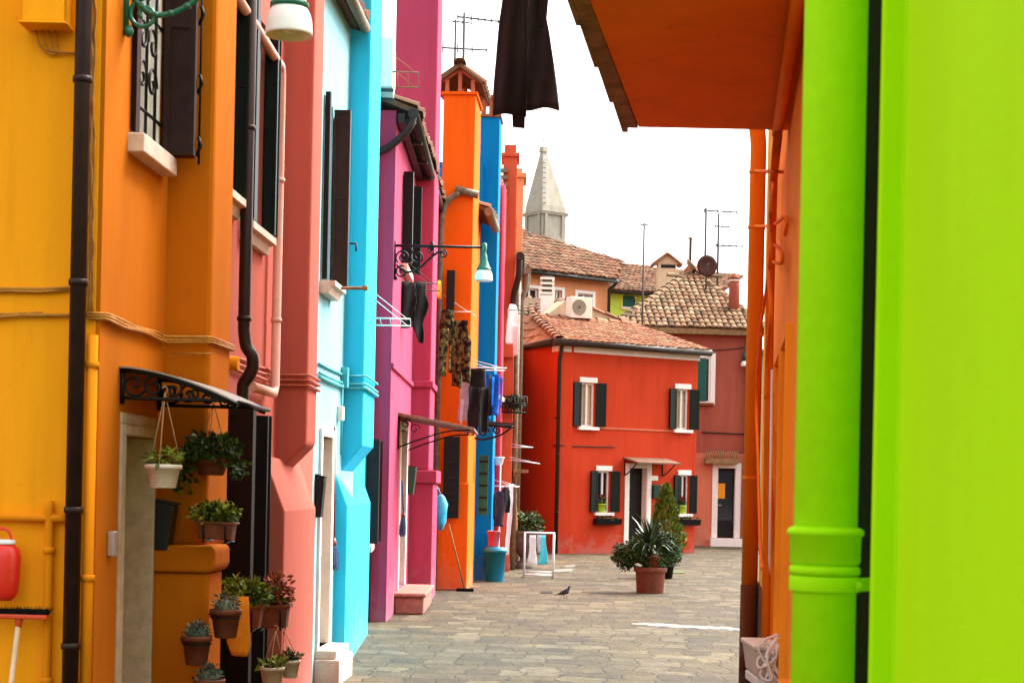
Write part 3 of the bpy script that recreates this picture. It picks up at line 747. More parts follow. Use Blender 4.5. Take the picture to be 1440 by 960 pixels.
# ---------------------------------------------------------------- pots and plants at the yellow and pink doors
def round_pot(mb, c, r, h, rim=.02): 
    mb.lathe(c, [(r * .66, 0), (r * .72, .004), (r * .94, h - rim), (r * 1.04, h - rim), (r * 1.06, h - .004), (r * 1.02, h), (r * .9, h), (r * .88, h - .02)], 22, cap=True)
def soil(c, r, h): return MB().lathe(c, [(r * .88, h - .03), (r * .87, h - .018), (.001, h - .012)], 16, cap=False)
def hanging_pot(name, c, r, h, hook, pot_mat, leaf_mat, label, n=140, spread=1.3, lh=.06, size=.035, droop=0, trail=None, seed=1, cords=3, lo=0, hi=1):
    rng = random.Random(seed); c = Vector(c)
    t = thing(name, c, label, 'flowerpot')
    mb = MB(); round_pot(mb, c, r, h); mb.build('pot', pot_mat, t)
    soil(c, r, h).build('soil', M['soil'], t)
    mb = MB(); leaf_cloud(mb, c + Vector((0, 0, h + lh * .55)), (r * spread, r * spread, lh), n, size, rng, lo, hi, droop=droop)
    for k in range(6):
        th = rng.uniform(0, 6.3); mb.cur = .3; mb.tube([c + Vector((r * .3 * math.cos(th), r * .3 * math.sin(th), h - .02)), c + Vector((r * spread * .7 * math.cos(th), r * spread * .7 * math.sin(th), h + lh))], .003, 4)
    for (dx, dy, dz, m) in (trail or []):
        for i in range(m):
            k = i / m
            p = c + Vector((dx * min(1, k * 2), dy * min(1, k * 2), h - dz * k ** 1.3 + .03)) + Vector((rng.gauss(0, .014), rng.gauss(0, .014), rng.gauss(0, .01)))
            one_leaf(mb, p, size * rng.uniform(.7, 1.2), rng, lo, hi, 1.5, None, .6)
    mb.build('foliage', leaf_mat, t)
    mb = MB(); hook = Vector(hook)
    for k in range(cords):
        th = k * 2 * math.pi / cords + .5
        mb.tube([c + Vector((r * 1.03 * math.cos(th), r * 1.03 * math.sin(th), h - .005)), hook], .0022, 5)
    mb.tube(curve([hook + Vector((0, 0, -.01)), hook + Vector((.012, 0, .01)), hook + Vector((0, 0, .03)), hook + Vector((-.008, 0, .02))], 4), .003, 5)
    mb.build('cord', M['cord'], t)
    return t
yb = 7.58
c = at(229, 686, yb)
hanging_pot('hanging_flowerpot', c, .079, .105, at(232, 552, 7.56), M['potwhite'], M['leaf_yellow'], 'white pot with a small succulent hanging from the iron canopy by cords', n=120, spread=1.15, lh=.04, size=.04, seed=4, hi=.8)
c = at(297, 668, 8.22)
hanging_pot('hanging_flowerpot', c, .085, .08, at(300, 566, 8.22), M['terracotta'], M['leaf'], 'bushy dark green trailing plant hanging in a basket under the canopy', n=1000, spread=1.75, lh=.085, size=.036, droop=.4, seed=5,
             trail=[(-.15, -.02, .20, 70), (-.11, -.05, .17, 50), (-.16, .03, .13, 40), (.12, -.02, .12, 50), (.15, .02, .10, 40)])
def trough(name, p0, p1, dep, h, mat, plants, label, seed=1, brackets=True, wall=None, group=None):
    """p0-p1: lower front edge; plants: (leaf material, centre along 0..1, half length, height, count, size)"""
    rng = random.Random(seed); p0, p1 = Vector(p0), Vector(p1); e = p1 - p0; d = e.normalized(); bk = Vector((-d.y, d.x, 0)) * dep
    t = thing(name, p0 + e * .5, label, 'planter', group)
    mb = MB(); up = Vector((0, 0, h))
    fl = d * h * .12 - bk * .08
    A = [p0 + d * h * .1 + bk * .08, p1 - d * h * .1 + bk * .08, p1 - d * h * .1 + bk * .92, p0 + d * h * .1 + bk * .92]
    B = [p0 + up, p1 + up, p1 + up + bk, p0 + up + bk]
    mb.add(A + B, [(3, 2, 1, 0), (0, 1, 5, 4), (1, 2, 6, 5), (2, 3, 7, 6), (3, 0, 4, 7), (4, 5, 6, 7)])
    mb.ob(p0 + up * .86 - d * .012 - bk * .05, e + d * .024, bk * 1.1, up * .16)
    mb.build('planter_box', mat, t, bevel=.005)
    mb = MB(); mb.ob(p0 + up * 1.02 + bk * .1 + d * .01, e - d * .02, bk * .8, (0, 0, .008)); mb.build('soil', M['soil'], t)
    for k, (lm, u, hl, hh, cnt, size) in enumerate(plants):
        mb = MB(); leaf_cloud(mb, p0 + e * u + bk * .5 + up + Vector((0, 0, hh * .7)), (hl, dep * .75, hh), cnt, size, rng)
        for q in range(5):
            uu = u + rng.uniform(-.3, .3) * hl / e.length; mb.cur = .3
            mb.tube([p0 + e * uu + bk * .5 + up, p0 + e * (uu + rng.uniform(-.1, .1)) + bk * .5 + up + Vector((0, 0, hh * 1.2))], .003, 4)
        mb.build('foliage', lm, t)
    if brackets:
        for u in (.2, .8):
            mb = MB(); q = p0 + e * u
            mb.tube([q - bk * .06 + up * .8, q - bk * .05 - Vector((0, 0, .012)), q + bk * 1.02 - Vector((0, 0, .012)), q + bk * 1.02 + up * .6], .005, 6)
            if wall is not None: mb.tube([q + bk * 1.02 - Vector((0, 0, .012)), q + bk * wall - Vector((0, 0, .012))], .005, 6)
            mb.build('bracket', M['iron'], t)
    return t
trough('flower_trough', at(276, 757, 8.08), at(327, 760, 8.08), .13, .085, M['terracotta'], [(M['leaf_yellow'], .45, .13, .055, 420, .034), (M['leaf'], .6, .10, .05, 160, .034)], 'brown trough of yellow green plants fixed to the orange chimney breast above its ledge', 11, wall=2.0)
def wall_pot(c, r, h, leafm, label, n, lh, size, wallp, seed, mat=M['terracotta'], spread=.8):
    rng = random.Random(seed); c = Vector(c)
    t = thing('wall_flowerpot', c, label, 'flowerpot')
    mb = MB(); round_pot(mb, c, r, h, .025); mb.build('pot', mat, t)
    mb = MB(); leaf_cloud(mb, c + Vector((0, 0, h + lh * .3)), (r * spread, r * spread, lh), n, size, rng, shell=.6, aspect=3.0); mb.lathe(c, [(r * .7, h - .02), (r * .7, h + lh * .3), (r * .3, h + lh * .8)], 12)
    mb.build('foliage', leafm, t)
    mb = MB(); ring = [c + Vector((r * .98 * math.cos(k * .4), r * .98 * math.sin(k * .4), h * .72)) for k in range(17)]; mb.tube(ring, .004, 6)
    mb.tube([c + Vector((-r * .9, 0, h * .72)), Vector(wallp)], .005, 6); mb.build('pot_ring', M['iron'], t)
    return t
yb = 8.05
for (x, y0, y1, rr, lab, s) in ((276, 934, 893, .070, 'grey green cactus in a terracotta pot on the orange wall, middle of three cactus pots', 21), (317, 896, 856, .073, 'grey green cactus in the highest of three terracotta wall pots beside the hanging orange cloth', 22), (294, 992, 954, .070, 'grey green cactus in the lowest terracotta wall pot at the bottom edge', 23)):
    yy = yb if x < 300 else 8.12
    if y1 == 954: yy = 8.0
    c = at(x, y0, yy); h = at(x, y1, yy).z - c.z
    wall_pot(c, rr, h, M['leaf_grey'], lab, 320, .055, .03, (c.x - .12, c.y + .22, c.z + .11), s)
# greenery trough and the red leaved trough by the pink house
trough('flower_trough', at(305, 892, 8.95), at(366, 882, 8.95), .13, .12, M['terracotta2'], [(M['leaf_yellow'], .5, .16, .10, 620, .042), (M['leaf'], .7, .12, .07, 260, .042)], 'terracotta trough crowded with bright green leaves behind the highest cactus pot', 12, wall=2.4)
trough('flower_trough', at(356, 884, 9.5), at(404, 882, 9.5), .13, .125, M['terracotta'], [(M['leaf'], .3, .11, .06, 260, .04), (M['leaf_red'], .68, .09, .11, 300, .042), (M['leaf_yellow'], .3, .11, .06, 200, .038)], 'dark trough with reddish leaves and pale cords at the pink house door', 13, wall=2.6)
c = at(382, 966, 9.45); hanging_pot('hanging_flowerpot', c, .068, .115, at(388, 886, 9.46), M['potwhite'], M['leaf_yellow'], 'cream pot hanging on cords below the trough of reddish leaves', n=110, spread=1.2, lh=.03, size=.045, seed=8)
c = at(408, 952, 9.7); hanging_pot('hanging_flowerpot', c, .055, .10, at(399, 886, 9.6), M['potwhite'], M['leaf'], 'smaller cream pot hanging partly behind the other low cream pot', n=70, spread=1.1, lh=.025, size=.04, seed=9)
g_ = garment([[(0, -.055, .05), (.12, -.06, .065), (.24, -.055, .07), (.30, -.03, .05)]], at(336, 838, 8.78), Vector((1, .1, 0)).normalized(), Vector((.1, -1, 0)), random.Random(4), fold=.012)
tag(g_.build('hanging_cloth', M['orangecloth'], None, loc=at(336, 838, 8.78), solid=.004), 'orange cloth hanging beneath the bright green trough beside the orange breast', 'cloth')

# ================================================================ PINK HOUSE
PH = thing('pink_house', (lx(9), 9.0, 0), 'pink house with dark green shutters, pale pipes and an overhanging chimney breast', 'house')
WP = Wall((lx(9.0), 9.0), (lx(12.95), 12.95))
wA = (U(WP, 9.15), U(WP, 9.82), 3.18, 4.45); wB = (U(WP, 10.12), U(WP, 10.72), 3.10, 4.42); dP = (U(WP, 9.75), U(WP, 10.55), .05, 1.98)
mb = MB(); WP.body(mb, .004, WP.len - .004, 0, 8.5, [wA, wB, dP], 5.0); mb.build('wall', M['pink'], PH)
for k, (u0, u1, z0, z1) in enumerate((wA, wB)):
    w = window(WP, PH, u0, u1, z0, z1, depth=.12, frame=M['shutter_green'], sill=None)
    s = MB(); WP.prof = None
    s.prism([WP.P(u0 - .07, z, d) for d, z in ((-.08, z0 - .11), (.035, z0 - .11), (.05, z0 - .055), (.085, z0 - .045), (.085, z0 - .004), (-.08, z0 - .002))], WP.t * (u1 - u0 + .14)); s.build('sill', M['marble'], w)
    shutter(WP, w, u1 + .01, z0 + .01, z1 + .02, .075, 92, 1, M['shutter_green'], d=.012)
    shutter(WP, w, u1 + .065, z0 + .01, z1 - .03, .080, 98, 1, M['shutter_green'], d=.012)
    shutter(WP, w, u0 - .01, z0 + .01, z1 + .04, .072, 95, -1, M['shutter_green'], d=.012)
    shutter(WP, w, u0 + .005, z0 + .01, z1 - .01, (u1 - u0) * .48, 8, -1, M['shutter_green'], d=-.03, louvre=True)
d = door(WP, PH, *dP, depth=.16, leaf=M['dark_wood'], frame=None)
for (u, wd, an, sd) in ((dP[0] - .01, .17, 97, -1), (dP[1] + .01, .09, 92, 1), (dP[1] + .06, .10, 98, 1)):
    shutter(WP, d, u, .06, 1.97, wd, an, sd, M['dark_wood'], d=.012)
rb = MB(); stepped(WP, rb, U(WP, 11.44), U(WP, 11.84), .195, 1.82, 8.5, .2); rb.build('chimney_breast', M['pink'], PH, bevel=.022)
def buttress(pts, z, root, mat, taper=.03, top=.34, name='wall_foot'):
    mb = MB(); c = sum((Vector((x, y, 0)) for x, y in pts), Vector()) / len(pts)
    lo = [Vector((x, y, 0)) for x, y in pts]; mid = [Vector((x, y, z)) for x, y in pts]
    k = len(pts)
    inn = [Vector((x, y, z + top)) for x, y in pts]
    mv = Vector((-.13, 0, 0))
    inn[1] += mv; inn[2] += mv
    mb.add(lo + mid + inn, [tuple(range(k))[::-1], tuple(range(2 * k, 3 * k))] + [(i, (i + 1) % k, k + (i + 1) % k, k + i) for i in range(k)] + [(k + i, k + (i + 1) % k, 2 * k + (i + 1) % k, 2 * k + i) for i in range(k)])
    return mb.build(name, mat, root, bevel=.012)
buttress([(-1.70, 10.72), (-1.425, 10.72), (-1.40, 12.2), (-1.66, 12.2)], 1.38, PH, M['pink'])
pp = lambda x, y, d=.06: WP.P(*WP.px(x, y, d), d)
z_ = lambda x, y, W, d: W.px(x, y, d)
p1, p2 = pp(362, 42), pp(396, 96)
pb = pp(395, 556); pz = pb.z
pts = [p1 + (p1 - p2) * 1.5, p1, p2 + (p1 - p2) * .04, Vector((p2.x, p2.y, p2.z - .05)), Vector((p2.x, p2.y, pz + .05)), Vector((p2.x, p2.y, pz)) - WP.t * .05, Vector((p2.x, p2.y, pz)) - WP.t * .75]
pipe(PH, pts, .030, M['pinkpipe'], 'pale_pipe', clips=[2.6, 3.5], clipmat=M['pinkpipe'])
dp = WP.px(346, 330, .08); U0 = dp[0]
q = lambda z, dd=.08, du=0: WP.P(U0 + du, z, dd)
zz = lambda y: at(347, y, 10.15).z
pts = [q(8.4), q(zz(465))] + curve([q(zz(470)), q(zz(492), .095), q(zz(505), .13), q(zz(520), .135), q(zz(532), .115), q(zz(543), .085), q(zz(552))], 6) + [q(zz(565)), q(0.0)]
pipe(PH, pts, .036, M['brown_pipe'], clips=[zz(455), 3.6, 4.5, .9], clipmat=M['brown_pipe'])
cb = MB(); ca = at(326, 492, 9.4).z
for k in range(3):
    zc = ca - .035 * k
    p = [WP.P(u, zc + .006 * math.sin(7 * u + k), .012 + .004 * k) for u in (.05, .4, .8, 1.2, 1.6, 2.0, 2.38)] + [WP.P(2.42, zc, .03), WP.P(2.425, zc, .205), WP.P(2.45, zc, .212), WP.P(2.86, zc - .01, .212), WP.P(2.88, zc - .01, .16), WP.P(2.9, zc - .01, .02), WP.P(3.9, zc - .02, .015)]
    cb.tube(p, .0085, 6)
cb.build('cable', M['cablepink'], PH)

# ================================================================ TURQUOISE HOUSE
TH = thing('turquoise_house', (lx(12.95), 12.95, 0), 'turquoise house with brown shutters and a stepped chimney breast', 'house')
WC = Wall((lx(12.95), 12.95), (lx(15.2), 15.2)); WC2 = Wall((lx(15.2) + .002, 15.2), (-1.64, 19.5))
cw = (U(WC, 13.15), U(WC, 13.58), 3.12, 4.55); cd = (U(WC, 13.28), U(WC, 13.83), .27, 1.93)
mb = MB(); WC.body(mb, .004, WC.len, 0, 5.45, [cw, cd], 5.0); mb.build('wall', M['palecyan'], TH)
cs = (U(WC2, 18.3), U(WC2, 19.1), 0.92, 2.05)
mb = MB(); WC2.body(mb, .004, WC2.len - .15, 0, 6.9, [cs], 5.0); mb.build('wall', M['cyan'], TH)
w = window(WC2, TH, *cs, depth=.10, frame=M['shutter_brown'], sill=M['marble'], silld=.09)
shutter(WC2, w, cs[1] + .01, cs[2] + .01, cs[3], .15, 92, 1, M['shutter_brown'], d=.012); shutter(WC2, w, cs[0], cs[2] + .01, cs[3], .14, 94, -1, M['shutter_brown'], d=.012)
w = window(WC, TH, *cw, depth=.12, frame=M['whitestone'], sill=None, curtain=M['whitecloth'])
s = MB(); s.prism([WC.P(cw[0] - .07, z, dd) for dd, z in ((-.08, cw[2] - .10), (.07, cw[2] - .10), (.09, cw[2] - .05), (.12, cw[2] - .04), (.12, cw[2] - .003), (-.08, cw[2] - .002))], WC.t * (cw[1] - cw[0] + .16)); s.build('sill', M['marble'], w)
shutter(WC, w, cw[1] + .01, cw[2] + .01, cw[3] - .02, .13, 91, 1, M['shutter_brown'], d=.012); shutter(WC, w, cw[1] + .06, cw[2] + .01, cw[3] - .06, .125, 97, 1, M['shutter_brown'], d=.012)
shutter(WC, w, cw[0] - .01, cw[2] + .01, cw[3] + .02, .04, 93, -1, M['dark_wood'], d=.012)
hk = MB(); hz = at(488, 345, 13.8).z; hk.tube([WC.P(cw[1] + .12, hz, .14), WC.P(cw[1] + .12, hz, .19), WC.P(cw[1] + .12, hz - .06, .19)], .009, 6); hk.build('shutter_hook', M['iron'], w)
d = door(WC, TH, *cd, depth=.17, leaf=M['door_brown'], frame=M['whitestone'], fw=.06, proud=.025)
st = MB(); WC.box(st, cd[0] - .1, cd[1] + .1, 0.0, .20, .0, .20); WC.box(st, cd[0] - .07, cd[1] + .07, .20, .27, -.1, .17); st.build('doorstep', M['marble'], TH, bevel=.01)
rb = MB(); stepped(WC, rb, U(WC, 14.45), U(WC, 15.19), .178, 1.89, 8.6, .22); rb.build('chimney_breast', M['cyan'], TH, bevel=.022)
buttress([(-1.66, 14.15), (-1.36, 14.15), (-1.47, 17.75), (-1.72, 17.75)], 1.38, TH, M['cyan'])
ev = [(lx(12.95) + .10, 12.97, 5.44), (lx(14.43) + .10, 14.43, 5.44), (lx(14.43) - 2.0, 14.43, 6.2), (lx(12.95) - 2.0, 12.97, 6.2)]
tile_roof(ev, M['tile'], TH, seed=3)
gt = MB().tube([(lx(12.95) + .13, 12.97, 5.41), (lx(14.4) + .13, 14.42, 5.41)], .045, 12); gt.build('gutter', M['greygutter'], TH)
cb = MB()
for k, zc in enumerate((at(470, 522, 13.9).z, at(470, 534, 13.9).z, at(470, 540, 13.9).z)):
    p = [WC.P(u, zc, .012 + .005 * k) for u in (.1, .5, 1.0, 1.44)] + [WC.P(1.47, zc, .03), WC.P(1.475, zc, .19), WC.P(1.5, zc, .20), WC.P(2.26, zc - .02, .20), WC.P(2.29, zc - .02, .1)]
    cb.tube(p, .010 + .004 * (k == 2), 6)
cb.tube([WC.P(1.32, at(480, 540, 14.3).z, .02), WC.P(1.32, at(480, 640, 14.3).z, .02)], .010, 8)
cb.build('cable', M['cablecyan'], TH)
jb = MB(); WC.box(jb, 1.34, 1.44, at(482, 545, 14.3).z, at(482, 516, 14.3).z, .001, .06); jb.build('junction_box', M['cablecyan'], TH, bevel=.005)
jb = MB(); WC.box(jb, 1.18, 1.27, at(477, 592, 14.3).z, at(477, 572, 14.3).z, .001, .05); jb.build('meter_box', M['whitestone'], TH, bevel=.005)
# laundry pole
a = WC.P(.45, at(455, 405, 13.4).z, .0); b = at(515, 405, 13.4)
LP = MB().tube([a, b], .013, 10); LP.tube([b - (b - a).normalized() * .02, b + (b - a).normalized() * .012], .022, 10); LP.tube([a, a + (b - a).normalized() * .015], .03, 10)
tag(LP.build('laundry_pole', M['eavewood'], None, loc=a), 'wooden laundry pole sticking out under the brown shuttered window of the turquoise house', 'pole')
letterbox(WC, U(WC, 13.05), at(449, 727, 13.1).z, at(449, 670, 13.1).z, .07, .12, M['iron'], 'black letterbox at the white door frame of the turquoise house')
def mop(p_top, p_bot, label, hmat, seed, n=46, spread=.05, L=.2):
    rng = random.Random(seed); p_top, p_bot = Vector(p_top), Vector(p_bot)
    t = thing('mop', p_bot, label, 'mop')
    mb = MB().tube([p_top, p_bot + Vector((0, 0, .05))], .011, 8); mb.build('handle', hmat, t)
    mb = MB().lathe(p_bot, [(.022, 0), (.026, .03), (.014, .07)], 12); mb.build('clamp', M['mopred'], t)
    mb = MB()
    for i in range(n):
        th = rng.uniform(0, 6.28); r = rng.uniform(.01, spread)
        mb.tube(curve([p_bot + Vector((.015 * math.cos(th), .015 * math.sin(th), .02)), p_bot + Vector((r * .9 * math.cos(th), r * .9 * math.sin(th), -L * .35)), p_bot + Vector((r * math.cos(th), r * math.sin(th), -L * rng.uniform(.8, 1.05)))], 3), .0045, 5)
    mb.build('mop_fibre', M['mopblue'] if seed % 2 else M['greycloth'], t)
    return t
mop(at(471, 600, 14.0), at(469, 768, 13.95), 'mop with blue grey strings and red handle hanging by the turquoise house door', M['mopred'], 31, L=.19)
# AC unit and racks at the back of the turquoise house
def ac_unit(c, ex, ey, w, dp, h, label, rooted=None):
    c, ex, ey = Vector(c), Vector(ex).normalized(), Vector(ey).normalized()
    t = thing('air_conditioner', c, label, 'air conditioner')
    mb = MB().ob(c - ex * w / 2 - ey * dp / 2, ex * w, ey * dp, (0, 0, h)); mb.build('casing', M['acwhite'], t, bevel=.015)
    f = c + ex * w * -.12 - ey * (dp / 2 + .004) + Vector((0, 0, h * .5))
    mb = MB(); r = h * .38
    ring = [f + ex * r * math.cos(k * .3142) + Vector((0, 0, r * math.sin(k * .3142))) for k in range(21)]
    mb.add([f] + ring, [(0, i, i + 1) for i in range(1, 21)]); mb.build('fan_grille', M['acdark'], t)
    mb = MB()
    for q in (.3, .5, .7, .9, 1.0): mb.tube([f - ey * .006 + ex * r * q * math.cos(k * .3) + Vector((0, 0, r * q * math.sin(k * .3))) for k in range(22)], .006, 5)
    mb.build('guard', M['acwhite'], t)
    for s in (-.36, .36): MB().ob(c + ex * w * s - ex * .02 - ey * dp * .55 - Vector((0, 0, .03)), ex * .04, ey * dp * 1.3, (0, 0, .028)).build('bracket', M['steel'], t)
    return t
ac_unit(WC2.P(U(WC2, 18.75), at(543, 130, 18.7).z, .12), -WC2.t, -WC2.n, .62, .17, .54, 'white air conditioner high on the turquoise wall above the magenta roof')
def drying_rack(o, out, along, L, w, nl, label, mat=M['whitestone'], brace=.25, r=.008):
    """two arms standing out from a wall with lines strung between them"""
    o, out, along = Vector(o), Vector(out).normalized(), Vector(along).normalized()
    t = thing('drying_rack', o, label, 'drying rack')
    for k in (0, 1):
        p = o + along * w * k
        mb = MB().tube([p, p + out * L], r, 7); mb.tube([p + Vector((0, 0, brace)), p + out * L * .92], r * .55, 6); mb.build('arm', mat, t)
    mb = MB()
    for i in range(nl):
        q = o + out * L * (i + 1) / nl
        rope(mb, q, q + along * w, .0035, .012, 6)
    mb.build('line', mat, t)
    return t
drying_rack(WC2.P(U(WC2, 18.2), at(545, 450, 18.4).z, .02), WC2.n, WC2.t, .43, .8, 4, 'empty white drying rack between the turquoise breast and the magenta house', brace=.30)
drying_rack(WC2.P(U(WC2, 18.45), at(545, 102, 18.5).z, .02), WC2.n, WC2.t, .46, .7, 4, 'empty drying rack under the air conditioner beside the magenta chimney', mat=M['eavewood'], brace=.32)

# ================================================================ MAGENTA HOUSE
MH = thing('magenta_house', (-1.41, 19.5, 0), 'magenta house with tall chimney, stone doorstep and brown canopy', 'house')
WM = Wall((-1.41, 19.5), (-1.375, 25.85)); 
md = (U(WM, 21.2), U(WM, 22.35), .27, 2.27); mw = (U(WM, 20.75), U(WM, 21.75), 4.25, 5.35)
mb = MB(); WM.body(mb, 0, WM.len, 0, 5.84, [md, mw], 5.0); mb.build('wall', M['magenta'], MH)
mb = MB(); P = WM.P
WM.box(mb, U(WM, 23.2), U(WM, 24.3), 1.78, 9.2, -.32, .255); mb.build('chimney_stack', M['magenta'], MH, bevel=.022)
mb = MB(); WM.box(mb, U(WM, 23.16), U(WM, 24.34), 0, 1.60, -.1, .32); mb.build('breast_foot', M['magenta'], MH, bevel=.015)
for q in ((23.12, 24.38, 1.602, 1.778, .365), (23.15, 24.35, 2.90, 2.99, .29)): mb = MB(); WM.box(mb, U(WM, q[0]), U(WM, q[1]), q[2], q[3], -.1, q[4]); mb.build('collar', M['magenta'], MH, bevel=.015)
mb = MB(); WM.box(mb, .004, U(WM, 23.14), 2.90, 2.96, -.02, .03); mb.build('string_course', M['magenta'], MH, bevel=.006)
door(WM, MH, *md, depth=.17, leaf=M['dark_wood'], frame=M['whitestone'], fw=.09, proud=.02)
st = MB(); WM.box(st, U(WM, 20.75), U(WM, 22.6), 0, .21, 0, .36); WM.box(st, U(WM, 20.7), U(WM, 22.65), .21, .26, -.05, .39); st.build('doorstep', M['purplebrown'], MH, bevel=.022)
w = window(WM, MH, *mw, depth=.12, frame=M['shutter_green'], sill=M['marble'], silld=.08)
for (u, wd, an, sd) in ((mw[0] - .01, .12, 94, -1), (mw[1] + .01, .16, 91, 1), (mw[1] + .06, .155, 97, 1)): shutter(WM, w, u, mw[2] + .01, mw[3] + .02, wd, an, sd, M['shutter_green'], d=.012)
rf = tile_roof([(-1.21, 19.42, 5.86), (-1.175, 25.85, 5.86), (-4.6, 25.85, 7.2), (-4.6, 19.42, 7.2)], M['tile'], MH, seed=5)
fa = MB()
WM.box(fa, -.05, WM.len, 5.70, 5.80, .02, .10); fa.build('fascia', M['dark_gutter'], MH)
gt = MB(); gt.tube([WM.P(-.1, 5.79, .20), WM.P(WM.len, 5.77, .20)], .062, 12); gt.build('gutter', M['dark_gutter'], MH)
for u in (.0, 1.2, 2.4, 3.55, 4.9): gt = MB(); gt.ob(WM.P(u, 5.70, .102), WM.t * .08, WM.n * .12, (0, 0, .05)); gt.build('rafter', M['dark_gutter'], MH)
dx = at(524, 420, 19.4).x
pipe(MH, curve([(-1.21, 19.44, 5.76), (-1.26, 19.42, 5.62), (-1.45, 19.41, 5.42), (dx - .0, 19.40, 5.30), (dx, 19.40, 5.10)], 5) + [(dx, 19.40, 0.0)], .042, M['brown_pipe'], clips=[4.6, 3.4, 2.2, 1.0], clipmat=M['brown_pipe'])
cc0, cc1 = U(WM, 20.7), U(WM, 22.5); zt = 2.45
CM = thing('door_canopy', WM.P(cc0, zt, 0), 'slanting brown sheet canopy over the white framed magenta house door', 'awning')
mb = MB(); mb.prism([WM.P(cc0, z, d) for d, z in ((.0, zt), (.93, zt - .17), (.93, zt - .20), (.0, zt - .04))], WM.t * (cc1 - cc0)); mb.build('canopy_sheet', M['canopybrown'], CM, bevel=.004)
for u in (cc0 + .06, cc1 - .06):
    mb = MB(); mb.tube([WM.P(u, zt - .05, .01), WM.P(u, zt - .45, .01)], .012, 7); mb.tube(curve([WM.P(u, zt - .42, .02), WM.P(u, zt - .33, .25), WM.P(u, zt - .22, .6), WM.P(u, zt - .2, .88)], 5), .010, 7); scroll(mb, WM.P(u, zt - .14, .1), WM.n, Vector((0, 0, 1)), .07, 1.2, .007); mb.build('bracket', M['iron'], CM)
letterbox(WM, U(WM, 22.62), at(580, 695, 22.6).z, at(580, 656, 22.6).z, .11, .26, M['mailteal'], 'green letterbox on the magenta wall between door and chimney breast')
mop(WM.P(U(WM, 21.0), 1.62, .05), WM.P(U(WM, 20.9), at(563, 728, 20.9).z, .08), 'small blue mop hanging at the magenta house door', M['mopblue'], 33, n=40, spread=.05, L=.22)
# black clothes under the magenta window
rk = drying_rack(WM.P(U(WM, 20.9), at(575, 398, 20.9).z, .03), WM.n, WM.t, .40, .75, 4, 'drying rack with black garments under the magenta window', mat=M['steel'], brace=.28)
for k, (x0, x1, dr, yy, lab) in enumerate(((560, 588, .55, 20.9, 'black shirt hanging nearest the wall on the rack under the magenta window'), (578, 603, .74, 21.2, 'black garment hanging outermost on the rack under the magenta window'))):
    o = at((x0 + x1) / 2, 396, yy); hw = (x1 - x0) / 2 * yy / 2400
    gm = garment([[(0, -hw * .7, hw * .8), (dr * .35, -hw, hw * .9), (dr * .7, -hw * .8, hw * .5), (dr, -hw * .5 + .06 * k, hw * .55)], [(0.02, -hw * 1.0, -hw * .2), (dr * .4, -hw * 1.1, -hw * .5), (dr * .8, -hw * .9, -hw * .5)]], o, Vector((1, .15, 0)).normalized(), Vector((.1, -1, 0)), random.Random(40 + k), fold=.05, k=22, wob=1.6)
    tag(gm.build('black_garment', M['black'], None, loc=o, solid=.006), lab, 'laundry')

# ---------------------------------------------------------------- wall lamps
def wall_lamp(W, u, z, L, label):
    t = thing('wall_lamp', W.P(u, z, 0), label, 'street lamp')
    P = lambda d, zz: W.P(u, z + zz, d); n_, up = W.n, Vector((0, 0, 1))
    mb = MB(); mb.tube([P(.0, .0), P(L, .0)], .016, 10); mb.tube([P(L * .42, -.05), P(L * .42, .05)], .022, 8); mb.tube([P(.008, .05), P(.008, -.36)], .014, 8)
    br_ = curve([P(.03, -.22), P(.14, -.30), P(.28, -.26), P(.42, -.13), P(.5, -.07), P(.56, -.06)], 6); mb.tube(br_, .013, 8)
    scroll(mb, P(.09, -.30), n_, up, .075, 1.5, .010, start=1.2); scroll(mb, P(.10, -.13), n_, up, .085, 1.6, .010, start=4.0, rev=True)
    scroll(mb, P(.27, -.12), n_, up, .085, 1.5, .010, start=2.2); scroll(mb, P(.41, -.055), n_, up, .045, 1.3, .008, start=5.0); scroll(mb, P(.56, -.085), n_, up, .05, 1.4, .009, start=1.5, rev=True)
    mb.lathe(P(.02, -.40), [(.004, 0), (.02, .012), (.024, .03), (.012, .05)], 10)
    for k in range(8): mb.lathe(br_[3 + k * 3] - Vector((0, 0, .014)), [(.006, 0), (.018, .006), (.018, .02), (.006, .028)], 8)
    mb.build('bracket', M['lampgreen'] if W is WY else M['iron'], t)
    c = P(L, 0)
    mb = MB().lathe(c, [(.018, .05), (.03, .04), (.03, -.03), (.022, -.05), (.030, -.09), (.036, -.10), (.036, -.13), (.058, -.20), (.075, -.235), (.085, -.245), (.085, -.265), (.05, -.27)], 24); mb.build('lamp_cap', M['lampgreen'], t)
    mb = MB().lathe(c, [(.079, -.266), (.092, -.29), (.1, -.32), (.104, -.375), (.103, -.385), (.098, -.385), (.095, -.33), (.07, -.27)], 28, cap=False); mb.build('lamp_shade', M['bulbglass'], t)
    mb = MB().lathe(c, [(.02, -.27), (.035, -.31), (.04, -.34), (.02, -.37), (.001, -.375)], 16); mb.build('bulb', M['bulbglass'], t)
    return t
lw = at(408, 53, 7.5)
wall_lamp(WY, U(WY, 7.5), lw.z + .385, (lw - WY.P(U(WY, 7.5), lw.z)).dot(WY.n), 'green street lamp on a scrolled arm fixed to the yellow house')
lw = at(680, 395, 19.62)
wall_lamp(WM, U(WM, 19.62), lw.z + .385, (lw - WM.P(U(WM, 19.62), lw.z)).dot(WM.n), 'green street lamp on a scrolled black arm fixed to the magenta house')
